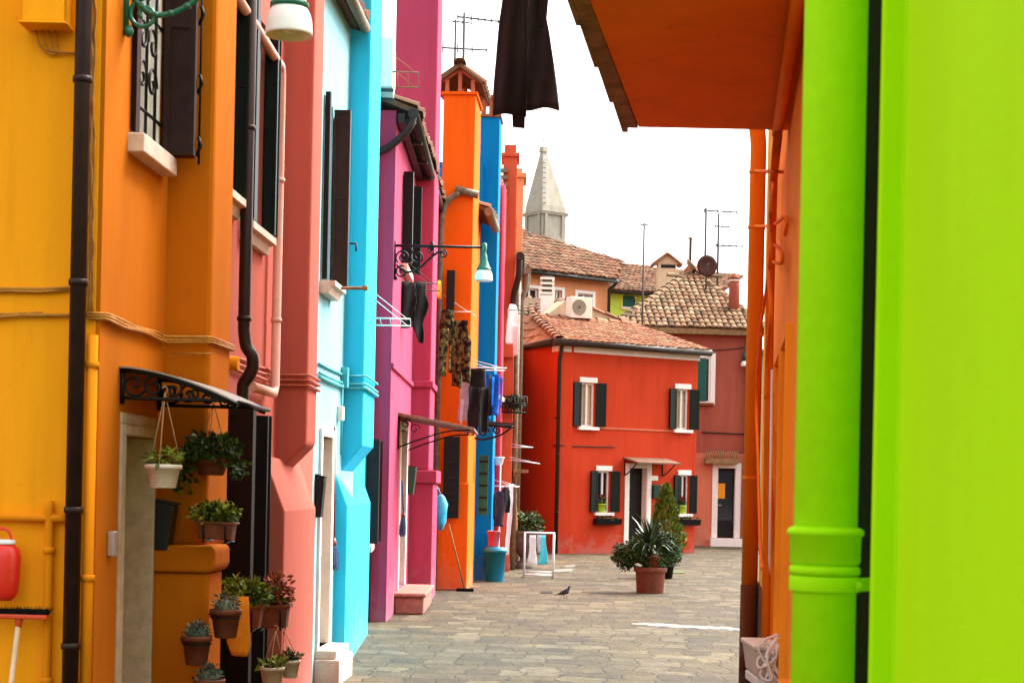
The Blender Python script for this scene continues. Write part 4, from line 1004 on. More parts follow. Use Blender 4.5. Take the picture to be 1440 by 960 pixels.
def cap_slope(poly, mat, root, seed):
    """one little slope of a chimney roof: a slab with a few pantiles running down it"""
    rg = random.Random(seed); A_, B_, C_, D_ = [Vector(p) for p in poly]; mb = MB(); nr = (B_ - A_).cross(D_ - A_).normalized(); nr = nr if nr.z > 0 else -nr
    mb.cur = .3; mb.prism([A_, B_, C_, D_], nr * -.035); n_ = max(3, int((B_ - A_).length / .19))
    for i in range(n_):
        mb.cur = min(1, max(.05, rg.gauss(.5, .2))); f = (i + .5) / n_; a_, d_ = A_.lerp(B_, f), D_.lerp(C_, f); ee = (B_ - A_).normalized(); ov = (a_ - d_) * rg.uniform(.02, .07); vs = []
        for p, r_ in ((a_ + ov, .082), (d_, .07)):
            for k in range(6): th = math.pi * k / 5; vs.append(p + ee * (r_ * math.cos(th)) + nr * (r_ * .75 * math.sin(th)))
        mb.add(vs, [(k, k + 1, 7 + k, 6 + k) for k in range(5)], True); mb.add(vs[:6], [(0, 1, 2, 3, 4, 5)])
    return mb.build('cap_tile', mat, root)
# ================================================================ ORANGE HOUSE (left row)
OH = thing('orange_house', (-1.1, 25.9, 0), 'orange house with a chimney stack under a gabled tile cap', 'house')
WO = Wall((-1.12, 25.85), (-.98, 27.0)); WO2 = Wall((-.72, 26.9), (-.62, 28.6))
mb = MB(); mb.box((-6, 25.86, 0), (-1.1, 28.6, 6.0)); mb.build('wall', M['orange'], OH)
mb = MB(); WO2.body(mb, 0, WO2.len, 0, 6.0, [], 1.2); mb.build('street_wall', M['orange'], OH)
sd = Vector((.055, 1, 0)).normalized(); sn = Vector((sd.y, -sd.x, 0)); so = Vector((-1.16, 25.9, 0))
def S(d, y, z): return so + sn * d + sd * y + Vector((0, 0, z))
mb = MB(); mb.ob(S(0, 0, 0), sn * .485, sd * 1.1, (0, 0, 7.5)); mb.build('chimney_stack', M['orange'], OH, bevel=.012)
mb = MB(); mb.ob(S(.004, -.035, 0), sn * .50, sd * 1.17, (0, 0, 1.62)); mb.build('stack_foot', M['orange'], OH, bevel=.012)
mb = MB(); mb.ob(S(-.03, -.03, 7.50), sn * .545, sd * 1.16, (0, 0, .05)); cap = mb.build('chimney_cap', M['orange'], OH, bevel=.008)
mb = MB()
for d in (.02, .215, .41):
    for y in (.0, 1.0): mb.ob(S(d, y, 7.55), sn * .055, sd * .09, (0, 0, .18 + (.13 if d == .215 else 0)))
mb.build('cap_post', M['salmon'], cap)
for y in (.02, 1.02):
    mb = MB()
    for s in (-1, 1): mb.prism([S(.2425 - s * .27, y, 7.70), S(.2425 - s * .27, y, 7.75), S(.2425, y, 7.92), S(.2425, y, 7.86)], sd * .06)
    mb.build('gable_frame', M['salmon'], cap)
for s in (-1, 1):
    cap_slope([S(.2425 + s * .36, -.1, 7.69), S(.2425 + s * .36, 1.2, 7.69), S(.2425, 1.2, 7.95), S(.2425, -.1, 7.95)], M['tile_old'], cap, 6 + s)
mb = MB(); rng = random.Random(2); ridge_tiles(mb, S(.2425, -.12, 7.965), S(.2425, 1.22, 7.965), rng, .09); mb.build('ridge_tile', M['tile_old'], cap)
tile_roof([(-.50, 26.95, 5.98), (-.40, 28.6, 5.98), (-3.6, 28.6, 7.1), (-3.6, 26.95, 7.1)], M['tile'], OH, seed=8)
gt = MB(); gt.tube([(-.46, 26.85, 5.90), (-.36, 28.55, 5.88)], .07, 12); gt.build('gutter', M['greygutter'], OH); MB().tube([(-.95, 25.82, 6.06), (-.60, 25.84, 5.98)], .06, 12).build('gutter', M['greygutter'], OH)
gt = MB(); gt.tube(curve([(-.9, 25.80, 6.0), (-1.08, 25.79, 5.85), (-1.15, 25.78, 5.6)], 5) + [(-1.15, 25.78, 0)], .045, 10); gt.build('downpipe', M['greygutter'], OH)
p0, p1 = at(622, 728, 25.72), at(647, 614, 25.72)
mb = MB(); mb.ob((p0.x, 25.74, p0.z), (p1.x - p0.x, 0, 0), (0, .045, 0), (0, 0, p1.z - p0.z))
for k in range(5): mb.ob((p0.x + .004, 25.732, p0.z + .1 + k * (p1.z - p0.z - .2) / 4.3), (p1.x - p0.x - .008, 0, 0), (0, .008, 0), (0, 0, .03))
mb.build('door_shutter', M['shutter_green'], OH, bevel=.004)
p0, p1 = at(627, 452, 25.75), at(640, 380, 25.75)
mb = MB(); mb.ob((p0.x, 25.74, p0.z), (p1.x - p0.x, 0, 0), (0, .045, 0), (0, 0, p1.z - p0.z)); mb.build('shutter', M['shutter_green'], OH, bevel=.004)
# antenna behind
def antenna(base, h, booms, label, mat=M['steel'], r=.014):
    """mast with boomed receivers: booms = (height, x from, x to, number of rods, rod length, tilt)"""
    base = Vector(base); t = thing('aerial', base, label, 'antenna')
    mb = MB().tube([base, base + Vector((0, 0, h))], r, 8); mb.build('mast', mat, t)
    for (z, xa, xb, k, L, dy) in booms:
        mb = MB(); a, b = base + Vector((xa, 0, z)), base + Vector((xb, dy, z)); mb.tube([a, b], r * .7, 6)
        for i in range(k):
            q = a.lerp(b, i / max(1, k - 1)); s = L * (1 - .35 * i / max(1, k - 1))
            mb.tube([q + Vector((0, -s * .5, -s * .12)), q + Vector((0, s * .5, s * .12))], r * .45, 5); mb.tube([q + Vector((0, 0, -s * .10)), q + Vector((0, 0, s * .10))], r * .5, 5)
        mb.build('receiver', mat, t)
    return t
b = at(651, 120, 31); b.z = 7.2
antenna(b, at(651, 18, 31).z - 7.2, [(at(651, 24, 31).z - 7.2, -.12, .62, 7, .55, .25), (at(651, 68, 31).z - 7.2, -.38, .42, 4, .9, .1)], 'television aerial on twin thin masts behind the gabled orange chimney cap', M['steel'], .024)
b2 = at(639, 120, 31.3); b2.z = 7.2
antenna(b2, at(639, 22, 31).z - 7.2, [(at(639, 24, 31).z - 7.2, -.05, .30, 3, .3, .1)], 'slimmer of the two aerial masts behind the gabled orange chimney cap', M['steel'], .021)

# laundry around the orange stack
def hang(name, x0, x1, y0, yy, panels, mat, label, seed, fold=.042, k=24, cat='laundry', group=None):
    o = at((x0 + x1) / 2, y0, yy); hw = abs(x1 - x0) / 2 * yy / 2400
    gm = garment([[(d, l * hw, r * hw) for d, l, r in rows] for rows in panels], o, Vector((1, .25, 0)).normalized(), Vector((.2, -1, 0)), random.Random(seed), fold=fold, k=k)
    return tag(gm.build(name, mat, None, loc=o, solid=.006), label, cat, group)
trou = lambda L: [[(0, -.75, .75), (.22, -.95, .95), (.3, -1, 1)], [(.28, -1, .04), (L * .6, -1.1, -.0), (L, -1.0, -.05)], [(.28, -.02, 1), (L * .6, .04, 1.1), (L * .94, .08, 1.0)]]
shirt = lambda L: [[(0, -.45, .45), (.06, -.62, .62), (L * .5, -.58, .6), (L, -.62, .58)], [(.05, -1.0, -.45), (.3, -1.0, -.62), (.5, -.95, -.7)], [(.05, .45, 1.0), (.3, .62, 1.0), (.48, .7, .95)]]
drying_rack(WO.P(.0, at(640, 436, 25.6).z, .02), Vector((1, -.1, 0)), Vector((.1, 1, 0)), .42, .5, 3, 'white drying rack with camouflage trousers on the orange house', brace=.25)
hang('camouflage_trousers', 619, 641, 436, 25.45, trou(.98), M['camo'], 'yellow and brown patterned camouflage trousers hanging nearest the magenta house', 51)
hang('camouflage_trousers', 636, 661, 450, 25.35, trou(1.0), M['camo'], 'darker camouflage trousers hanging outermost on the orange house rack', 52)
hang('hanging_cloth', 614, 622, 394, 25.0, [[(0, -.5, .6), (.15, -1, 1), (.28, -.6, .9)]], M['orangecloth'], 'small orange cloth hanging high between the magenta chimney and the orange one', 53)
drying_rack(S(.3, -.02, at(690, 518, 25.5).z), Vector((1, .05, 0)), Vector((.05, -1, 0)), .72, .55, 4, 'white drying rack full of dark and blue clothes on the orange chimney stack', brace=.16)
hang('hanging_shirt', 645, 664, 516, 25.5, [[(0, -.2, .8), (.1, -.6, .9), (.5, -.8, .6), (.82, -1, .3)], [(.5, -.8, -.3), (.88, -.9, -.6)]], M['greycloth'], 'pale grey shirt hanging leftmost on the rack of dark and blue clothes', 54)
hang('hanging_trousers', 659, 686, 518, 25.42, trou(1.0), M['black2'], 'black trousers hanging beside the pale grey shirt on the full rack', 55)
hang('hanging_shirt', 676, 694, 524, 25.6, shirt(.72), M['bluecloth'], 'blue shirt hanging behind the black trousers on the full rack', 56)
hang('hanging_shirt', 690, 705, 526, 25.3, shirt(.60), M['bluecloth'], 'brighter blue shirt at the outer end of the full drying rack', 57)
hang('hanging_trousers', 687, 694, 528, 25.25, [[(0, -.9, .9), (.3, -.9, 1), (.62, -.8, .9)]], M['black2'], 'narrow black garment between the two blue shirts on the full rack', 58)
# bag and broom
p = at(619, 725, 24.65); BG = thing('plastic_bag', p, 'light blue plastic bag hanging between the magenta breast and the dark green shutter', 'bag')
mb = MB(); rg = random.Random(6); prof = [(.02, .30), (.05, .27), (.085, .18), (.10, .05), (.095, -.08), (.06, -.17), (.02, -.20)]
mb.lathe(p, list(reversed(prof)), 16); mb.v = [v + Vector((noise.noise(v * 11) * .06, noise.noise(v * 10 + Vector((3, 1, 2))) * .06, noise.noise(v * 14) * .03)) for v in mb.v]; mb.build('bag_body', M['bag'], BG)
mb = MB(); mb.tube(curve([p + Vector((0, 0, .29)), p + Vector((-.03, 0, .38)), p + Vector((-.08, .05, .44))], 4), .010, 6); mb.build('bag_handle', M['bag'], BG)
a, b = at(631, 736, 25.64), Vector((at(653, 828, 25.55).x, 25.55, 0)); BR2 = thing('broom', b, 'broom with a wooden handle and black head leaning against the orange chimney foot', 'broom')
mb = MB().tube([a, b + Vector((0, 0, .04))], .012, 8); mb.build('handle', M['eavewood'], BR2)
mb = MB().ob(b + Vector((-.12, -.03, .0)), (.26, 0, 0), (0, .07, 0), (0, 0, .05)); mb.build('bristles', M['bristle'], BR2, bevel=.012)

# ================================================================ BLUE HOUSE
BH = thing('blue_house', (-.6, 28.65, 0), 'narrow blue house with a brick capped chimney', 'house')
mb = MB(); mb.box((-5.5, 28.62, 0), (-.60, 29.44, 7.0)); mb.build('wall', M['blue'], BH)
mb = MB(); mb.ob((-.68, 28.75, 0), (.345, 0, 0), (.03, .6, 0), (0, 0, 7.80)); mb.build('chimney_stack', M['blue'], BH, bevel=.01)
mb = MB(); mb.ob((-.71, 28.72, 7.80), (.40, 0, 0), (.03, .66, 0), (0, 0, .05))
for x in (-.65, -.52, -.39):
    for y in (28.76, 29.25): mb.ob((x, y, 7.85), (.07, 0, 0), (0, .07, 0), (0, 0, .26))
for x in (-.585, -.455):
    mb.prism([(x - .06, 28.77, 7.98), (x + .06, 28.77, 7.98), (x, 28.77, 8.06)], (0, .05, 0))
mb.ob((-.71, 28.72, 8.11), (.40, 0, 0), (.03, .66, 0), (0, 0, .06)); mb.build('chimney_cap', M['brick'], BH, bevel=.005)
p0, p1 = at(672, 724, 28.3), at(687, 640, 28.3)
mb = MB(); mb.ob((p0.x, 28.33, p0.z), (p1.x - p0.x, 0, 0), (0, .05, 0), (0, 0, p1.z - p0.z)); ls = mb.build('door_shutter', M['shutter_teal'], BH, bevel=.004)
mb = MB()
for k in range(5): mb.ob((p0.x + .01, 28.318, p0.z + (p1.z - p0.z) * (.08 + .2 * k)), (p1.x - p0.x - .02, 0, 0), (0, .011, 0), (0, 0, .035))
mb.build('batten', M['shutter_green'], ls)
IB = thing('door_canopy', (-.5, 27.6, at(690, 598, 27.6).z), 'black scrolled iron canopy frame on the blue house wall', 'awning')
for yy in (27.5, 28.2):
    z = at(690, 597, yy).z; xa, xb = -.62, at(722, 597, yy).x; up = Vector((0, 0, 1)); ex = Vector((1, 0, 0))
    mb = MB(); mb.tube([(xa, yy, z), (xb, yy, z - .03)], .022, 8); mb.tube(curve([(xa, yy, z - .22), (xa + .15, yy, z - .24), (xa + .42, yy, z - .16), (xb - .05, yy, z - .05)], 5), .016, 8)
    scroll(mb, (xa + .14, yy, z - .12), ex, up, .09, 1.4, .013); scroll(mb, (xa + .36, yy, z - .09), ex, up, .065, 1.4, .012, start=2); mb.build('bracket', M['iron'], IB)
mb = MB(); mb.prism([(-.6, 27.45, at(690, 594, 27.5).z + .03), (xb, 27.45, at(690, 594, 27.5).z - .0), (xb, 27.45, at(690, 594, 27.5).z - .025), (-.6, 27.45, at(690, 594, 27.5).z + .0)], (0, .85, 0)); mb.build('canopy_sheet', M['dark_gutter'], IB)
# planter under the louvre door
c = on_ground(683, 812); c = Vector((c.x - .16, c.y - .1, 0)); rg = random.Random(12); PT = thing('potted_plant', c, 'potted yellow green plant behind the turquoise bin at the blue house', 'potted plant')
mb = MB(); round_pot(mb, c, .16, .42); mb.build('pot', M['iron'], PT); mb = MB(); leaf_cloud(mb, c + Vector((0, 0, .62)), (.18, .18, .24), 260, .09, rg); mb.tube([c + Vector((0, 0, .4)), c + Vector((.02, 0, .75))], .01, 5); mb.build('foliage', M['leaf_yellow'], PT)
# bin, bucket
c = on_ground(695.5, 817); BN = thing('waste_bin', c, 'turquoise plastic bin standing by the blue house', 'bin')
H = at(696, 771, c.y).z
mb = MB().lathe(c, [(.145, 0), (.15, .01), (.185, H - .06), (.20, H - .06), (.205, H - .03), (.20, H), (.185, H), (.18, H - .1), (.001, H - .1)], 26, cap=False); mb.lathe(c, [(.145, 0.001), (.001, 0.001)], 26, cap=False); mb.build('bin_body', M['bin'], BN)
mb = MB().lathe(c, [(.190, H - .005), (.192, H + .012), (.15, H + .025), (.001, H + .03)], 26, cap=False); mb.build('lid', M['bin'], BN)
c2 = Vector((c.x - .03, c.y, H + .031)); BK = thing('bucket', c2, 'pink plastic bucket standing on the turquoise bin', 'bucket'); h2 = at(694, 746, c.y).z - c2.z
mb = MB().lathe(c2, [(.085, 0), (.088, .005), (.105, h2 - .02), (.112, h2 - .02), (.114, h2), (.10, h2), (.085, .02), (.001, .02)], 22, cap=False); mb.build('bucket_body', M['bucket'], BK)
mb = MB(); mb.tube([c2 + Vector((.11 * math.cos(k * .35), .03 + .0 * k, h2 - .01 - .06 * math.sin(k * .35))) for k in range(10)], .004, 5); mb.build('handle', M['white'], BK)

# ================================================================ CRIMSON, RUST AND SALMON HOUSES (end of the left row)
KH = thing('crimson_house', (-.36, 29.5, 0), 'narrow crimson house beyond the blue chimney', 'house')
WK = Wall((-.38, 29.47), (-.20, 32.0)); ko = (1.0, 1.9, .05, 2.0); kw = (.7, 1.4, 3.2, 4.3)
mb = MB(); WK.body(mb, 0, WK.len, 0, 7.1, [ko, kw], 4.5); mb.build('wall', M['crimson'], KH); door(WK, KH, *ko, leaf=M['dark_wood']); window(WK, KH, *kw, sill=M['marble'])
pipe(KH, [(-.27, 30.2, 0), (-.27, 30.2, 6.9)], .05, M['crimson'])
RH = thing('rust_house', (-.2, 32.0, 0), 'rust brown house with louvred chimney near the end of the row', 'house')
mb = MB(); mb.box((-4.5, 32.02, 0), (-.02, 35.9, 6.6)); mb.build('wall', M['rust'], RH)
mb = MB(); mb.box((-.29, 31.9, 4.0), (-.03, 32.7, 7.75)); mb.box((-.33, 31.86, 7.75), (.01, 32.74, 7.82)); mb.box((-.27, 31.92, 7.82), (-.05, 32.68, 7.98)); ck = mb.build('chimney_stack', M['rust'], RH, bevel=.008)
for k in range(4): MB().box((-.36, 31.80, 7.05 + .13 * k), (-.20, 31.895, 7.12 + .13 * k)).build('vent', M['greygutter'], ck)
gt = MB(); gt.tube([(.06, 31.6, 5.86), (.10, 33.8, 5.84)], .08, 12); gt.tube(curve([(.05, 31.7, 5.80), (.04, 31.72, 5.5), (-.03, 31.8, 5.2), (-.05, 31.85, 4.9)], 5), .06, 10); gt.build('gutter', M['dark_gutter'], RH)
pipe(RH, [(.04, 32.6, 0), (.04, 32.6, 5.8)], .05, M['greygutter'])
SH = thing('salmon_house', (0, 36, 0), 'salmon house with a corniced chimney at the end of the row', 'house')
mb = MB(); mb.box((-4.2, 36.0, 0), (.10, 43.2, 6.6)); mb.build('wall', M['salmon'], SH)  # block lengthened out of view to shade the red house's side wall
mb = MB(); mb.box((-.22, 35.95, 4.5), (.11, 36.9, 8.1)); mb.box((-.26, 35.9, 8.1), (.17, 36.95, 8.2)); mb.box((-.2, 35.97, 8.2), (.08, 36.85, 8.3)); mb.build('chimney_stack', M['peach'], SH, bevel=.01)
gt = MB(); gt.tube([(.22, 35.8, 6.15), (.22, 39.0, 6.12)], .09, 12); gt.tube(curve([(.22, 35.9, 6.1), (.20, 35.9, 5.8), (.12, 35.9, 5.5)], 4) + [(.12, 35.9, 0)], .055, 10); gt.build('gutter', M['greygutter'], SH)
# clutter on these end walls
hang('hanging_trousers', 710, 732, 428, 31.5, [[(0, -.4, .4), (.12, -.7, .8), (.5, -.8, .7), (.72, -.8, .2)], [(.4, .0, .7), (.98, .25, .65)]], M['whitecloth'], 'white garment hanging high at the end of the row beside the red house roof', 61, k=16)
drying_rack((-.12, 31.4, at(722, 436, 31.4).z), (1, .1, 0), (0, 1, 0), .36, .6, 2, 'small dark drying rack holding the high white garment', mat=M['dark_gutter'], brace=.2)
PB = thing('planter_basket', at(722, 580, 32), 'dark wire balcony basket of dry plants on the rust house', 'planter'); rg = random.Random(14)
l, r = at(706, 580, 32), at(741, 556, 32)
mb = MB()
for k in range(9): x = l.x + (r.x - l.x) * k / 8; mb.tube([(x, 31.7, l.z), (x, 31.7, r.z - .04)], .009, 5)
for z in (l.z, (l.z + r.z) / 2, r.z - .04): mb.tube([(l.x, 31.99, z), (l.x, 31.7, z), (r.x, 31.7, z), (r.x, 31.99, z)], .010, 5)
mb.build('basket_frame', M['iron'], PB); mb = MB(); leaf_cloud(mb, ((l.x + r.x) / 2, 31.86, (l.z + r.z) / 2 + .03), (.22, .13, .14), 420, .07, rg, 0, .5); mb.tube([(l.x + .05, 31.85, l.z), (r.x - .05, 31.85, l.z)], .02, 5); mb.build('foliage', M['leaf'], PB)
drying_rack((-.05, 31.6, at(720, 628, 31.6).z), (1, .05, 0), (0, 1, 0), .42, .3, 2, 'empty drying rack below the wire balcony basket', mat=M['aluminium'], brace=.06)
drying_rack((-.05, 30.9, at(720, 646, 31).z), (1, -.05, -.12), (0, 1, 0), .55, .3, 2, 'lowest empty drying rack above the small wall shelf', mat=M['aluminium'], brace=.05)
p = at(722, 662, 32.2); mb = MB().box((.02, 32.2, p.z - .03), (at(743, 660, 32.2).x, 32.6, p.z + .03)); mb.box((.02, 32.25, p.z - .12), (.12, 32.3, p.z - .03)); mb.box((.02, 32.5, p.z - .12), (.12, 32.55, p.z - .03)); tag(mb.build('wall_shelf', M['eavewood'], None, loc=p, bevel=.006), 'small wooden wall shelf on the rust house below the drying racks', 'shelf')
p = at(700, 652, 29.3); BS = MB().lathe(p, [(.07, -.02), (.085, .0), (.11, .10), (.118, .105), (.115, .12), (.10, .12), (.08, .01), (.001, .01)], 18, squash=.8, cap=False); BS.lathe(p, [(.07, -.02), (.001, -.02)], 18, squash=.8, cap=False); tag(BS.build('peg_basket', M['white'], None, loc=p), 'small white peg basket hanging on the crimson wall', 'basket')
hang('hanging_jacket', 693, 712, 690, 29.2, [[(0, -.4, .4), (.06, -.8, .7), (.4, -.9, .7), (.62, -.8, .5)], [(.08, -1.0, -.6), (.5, -1.0, -.7)]], M['purplecloth'], 'dark purple brown jacket hanging above the turquoise bin', 62)
hang('hanging_shirt', 704, 719, 684, 29.6, [[(0, -.4, .4), (.08, -.9, .9), (.45, -.6, .9)]], M['black'], 'black shirt hanging between the dark jacket and the white sheet', 63)
hang('hanging_sheet', 711, 723, 680, 30.1, [[(0, -.2, .9), (.6, -.4, .7), (1.25, -.8, .1)]], M['whitecloth'], 'long narrow white sheet hanging beside the turquoise bin', 64, fold=.02)
hang('hanging_sheet', 718, 730, 672, 33.0, [[(0, -.6, .3), (.5, -.4, .6), (1.0, .1, .9)]], M['creamcloth'], 'cream cloth hanging behind the long white sheet above the stone urn', 65, fold=.02)
drying_rack((-.3, 29.2, at(705, 683, 29.2).z), (1, .1, 0), (.1, 1, 0), .34, .9, 4, 'low drying rack of dark clothes and a white sheet by the crimson house', mat=M['white'], brace=.1)
c = on_ground(708, 797); PT = thing('flowerpot', c, 'terracotta pot on the paving between the turquoise bin and the stone urn', 'flowerpot'); rg = random.Random(15)
mb = MB(); round_pot(mb, c, .15, .30); mb.build('pot', M['terracotta2'], PT); mb = MB(); leaf_cloud(mb, c + Vector((0, 0, .40)), (.14, .14, .12), 160, .07, rg); mb.tube([c + Vector((0, 0, .28)), c + Vector((0, 0, .5))], .01, 5); mb.build('foliage', M['leaf'], PT)
c = on_ground(737, 799); UR = thing('stone_urn', c, 'grey stone urn on a foot with a dark bushy plant', 'urn'); rg = random.Random(16)
mb = MB().lathe(c, [(.20, 0), (.21, .06), (.17, .09), (.09, .16), (.085, .22), (.13, .28), (.25, .42), (.29, .56), (.28, .64), (.33, .68), (.335, .73), (.28, .74), (.26, .68), (.001, .66)], 28, cap=False); mb.build('urn_body', M['stoneurn'], UR)
mb = MB(); leaf_cloud(mb, c + Vector((.05, 0, .88)), (.34, .30, .22), 700, .10, rg)
for k in range(10): th = rg.uniform(0, 6.3); mb.cur = .2; mb.tube([c + Vector((0, 0, .6)), c + Vector((.4 * math.cos(th), .3 * math.sin(th), .85 + .25 * rg.random()))], .007, 4)
mb.build('foliage', M['leaf'], UR)

# white airer
a, b = on_ground(737, 812), on_ground(778, 813); top = at(757, 749, a.y).z
AR = thing('clothes_airer', a.lerp(b, .5), 'white folding clothes airer standing on the paving', 'clothes airer')
e = (b - a); d_ = Vector((0, .34, 0))
for p in (a, b):
    mb = MB(); mb.tube([p, p + Vector((0, .02, top))], .017, 8); mb.tube([p + d_, p + d_ * .9 + Vector((0, 0, top))], .017, 8); mb.tube([p + d_ + Vector((0, 0, .02)), p + Vector((0, 0, .02))], .014, 8); mb.build('leg_frame', M['white'], AR)
for k in range(4): q = Vector((0, .02 + .3 * k / 3, top)); MB().tube([a + q - e * .03, b + q + e * .03], .011, 7).build('rail', M['white'], AR)
for q in (Vector((0, 0, .05)), d_ + Vector((0, 0, .05)), Vector((0, 0, .11))): MB().tube([a + q, b + q], .011, 7).build('rail', M['white'], AR)
yy = a.y
hang('hanging_cloth', 743, 756, 752, yy + .06, [[(0, -.7, .6), (.3, -.9, .8), (.5, -1.0, .9)]], M['whitecloth'], 'white cloth drying on the white airer', 66, fold=.015)
hang('hanging_cloth', 755, 763, 752, yy + .12, [[(0, -.9, .9), (.3, -.8, .8)]], M['greycloth'], 'grey cloth drying in the middle of the white airer', 67, fold=.012)
hang('hanging_cloth', 757, 772, 752, yy + .02, [[(0, -.3, .4), (.3, -.6, .7), (.52, -.9, 1.0)]], M['cyancloth'], 'aqua cloth drying on the white airer', 68, fold=.015)

# ================================================================ RED HOUSE
C = on_ground(780, 778); D = at(976, 777, 43.6); D.z = 0
A = Vector((.16, C.y + 2.3, 0))
ZE = 5.05
RD = thing('red_house', C, 'two storey red house with dark green shutters and hipped tile roof', 'house')
W1 = Wall(C, D); W2 = Wall(A, C)
def rect(W, xa, xb, yt, yb_):
    u0, _ = W.px(xa, (yt + yb_) / 2); u1, _ = W.px(xb, (yt + yb_) / 2); xm = (xa + xb) / 2
    return (u0, u1, W.px(xm, yb_)[1], W.px(xm, yt)[1])
wins = [rect(W1, 817, 836, 538, 600), rect(W1, 951, 968, 547, 604), rect(W1, 840, 857, 662, 720), rect(W1, 955, 968, 668, 722)]
dr = rect(W1, 883, 909, 658, 776); dr = (dr[0], dr[1], .04, dr[3])
mb = MB(); W1.body(mb, 0, W1.len, 0, ZE, wins + [dr], 3.0); W2.body(mb, 0, W2.len - .003, 0, ZE, [], .4); mb.build('wall', M['red'], RD)
for k, wn in enumerate(wins):
    w = window(W1, RD, *wn, depth=.10, frame=M['whitestone'], sill=M['whitestone'], sillw=.10, silld=.10, curtain=M['creamcloth'] if k < 2 else None, lintel=M['whitestone'], mull=1 if k < 2 else 1)
    sw = (wn[1] - wn[0]) * .60
    shutter(W1, w, wn[0] - .02, wn[2] + .01, wn[3], sw, 172, -1, M['shutter_green'], d=.03)
    shutter(W1, w, wn[1] + .02, wn[2] + .01, wn[3], sw * 1.1, 160, 1, M['shutter_green'], d=.03)
door(W1, RD, *dr, depth=.20, leaf=M['dark_wood'], frame=M['whitestone'], fw=.12, proud=.03)
mb = MB(); W1.box(mb, -.03, W1.len + .03, ZE - .14, ZE + .0, .001, .05); W2.box(mb, 0, W2.len + .05, ZE - .14, ZE - .003, .001, .05); mb.build('cornice_band', M['whitestone'], RD, bevel=.006)
mb = MB(); mb.tube([W1.P(-.32, ZE + .06, .27), W1.P(W1.len + .20, ZE + .06, .27)], .085, 12); mb.tube([W2.P(0, ZE + .065, .25), W2.P(W2.len + .22, ZE + .065, .25)], .085, 12); mb.build('gutter', M['dark_gutter'], RD)
mb = MB(); W1.box(mb, -.25, W1.len + .25, ZE + .0, ZE + .05, .0, .22); W2.box(mb, 0, W2.len + .2, ZE + .003, ZE + .052, .0, .2); mb.build('eave_board', M['dark_gutter'], RD)
pipe(RD, curve([W1.P(-.06, ZE + .05, .25), W1.P(-.03, ZE - .15, .15), W1.P(-.02, ZE - .35, .075)], 4) + [W1.P(-.02, 0, .075)], .05, M['dark_gutter'], clips=[1.0, 2.4, 3.8], clipmat=M['dark_gutter'])
sz = W1.px(880, 603)[1]; mb = MB(); W1.box(mb, wins[0][1] + .15, wins[1][0] - .1, sz - .02, sz + .02, .0, .02); mb.build('string_course', M['salmon'], RD)
mb = MB(); za = W1.px(740, 625)[1]
rope(mb, W1.P(-.0, W1.px(785, 626)[1], .02), W1.P(W1.px(865, 628)[0], W1.px(865, 628)[1], .02), .014, .01); rope(mb, W2.P(.5, za + .05, .02), W2.P(W2.len, W1.px(785, 626)[1], .03), .014, .02)
rope(mb, W2.P(.6, 3.35, .02), W2.P(W2.len, 3.30, .02), .012, .03); mb.build('cable', M['dark_gutter'], RD)
a, _ = W1.px(880, 660); b, _ = W1.px(945, 660); zc = W1.px(880, 648)[1]
CP = thing('door_canopy', W1.P(a, zc, 0), 'sloping brown canopy over the red house door', 'awning')
mb = MB(); mb.prism([W1.P(a - .08, z, d) for d, z in ((.0, zc + .10), (.62, zc - .02), (.62, zc - .06), (.0, zc + .05))], W1.t * (dr[1] - dr[0] + .75)); mb.build('canopy_sheet', M['canopybrown'], CP, bevel=.005)
for u in (a - .04, a + dr[1] - dr[0] + .55): mb = MB(); mb.tube(curve([W1.P(u, zc - .35, .02), W1.P(u, zc - .25, .25), W1.P(u, zc - .05, .55)], 4), .016, 6); mb.tube([W1.P(u, zc - .35, .02), W1.P(u, zc + .06, .02)], .016, 6); mb.build('bracket', M['iron'], CP)
letterbox(W1, W1.px(916, 725)[0], W1.px(916, 700)[1], W1.px(916, 682)[1], .10, .24, M['mailteal'], 'green letterbox right of the red house door beneath its canopy')
u, z = W1.px(919, 672); mb = MB(); W1.box(mb, u - .13, u + .13, z - .06, z + .06, .001, .02)
tag(mb.build('number_plate', M['whitestone'], None, loc=W1.P(u, z), bevel=.003), 'white house number plate under the red house canopy', 'sign')
def sill_planter(W, u, z, w, label, pot_label, blossom):
    t = thing('window_planter', W.P(u, z, .2), label, 'planter'); rg = random.Random(int(u * 100))
    mb = MB(); P = W.P
    mb.prism([P(u - w / 2, zz, dd) for dd, zz in ((.06, z), (.20, z), (.24, z + .15), (.06, z + .15))], W.t * w); mb.build('planter_box', M['iron'], t, bevel=.006)
    mb = MB(); leaf_cloud(mb, P(u, z + .17, .15), (w * .42, .08, .05), 90, .06, rg); mb.build('foliage', M['leaf'], t)
    mb = MB(); mb.tube([P(u - w * .3, z + .02, .005), P(u - w * .3, z - .01, .2)], .008, 5); mb.tube([P(u + w * .3, z + .02, .005), P(u + w * .3, z - .01, .2)], .008, 5); mb.build('bracket', M['iron'], t)
    return t
u, z = W1.px(850, 737); sill_planter(W1, u, z, .75, 'dark planter box under the window left of the red house door', '', True)
u, z = W1.px(965, 738); sill_planter(W1, u, z, .60, 'dark planter box under the window right of the red house door', '', True)
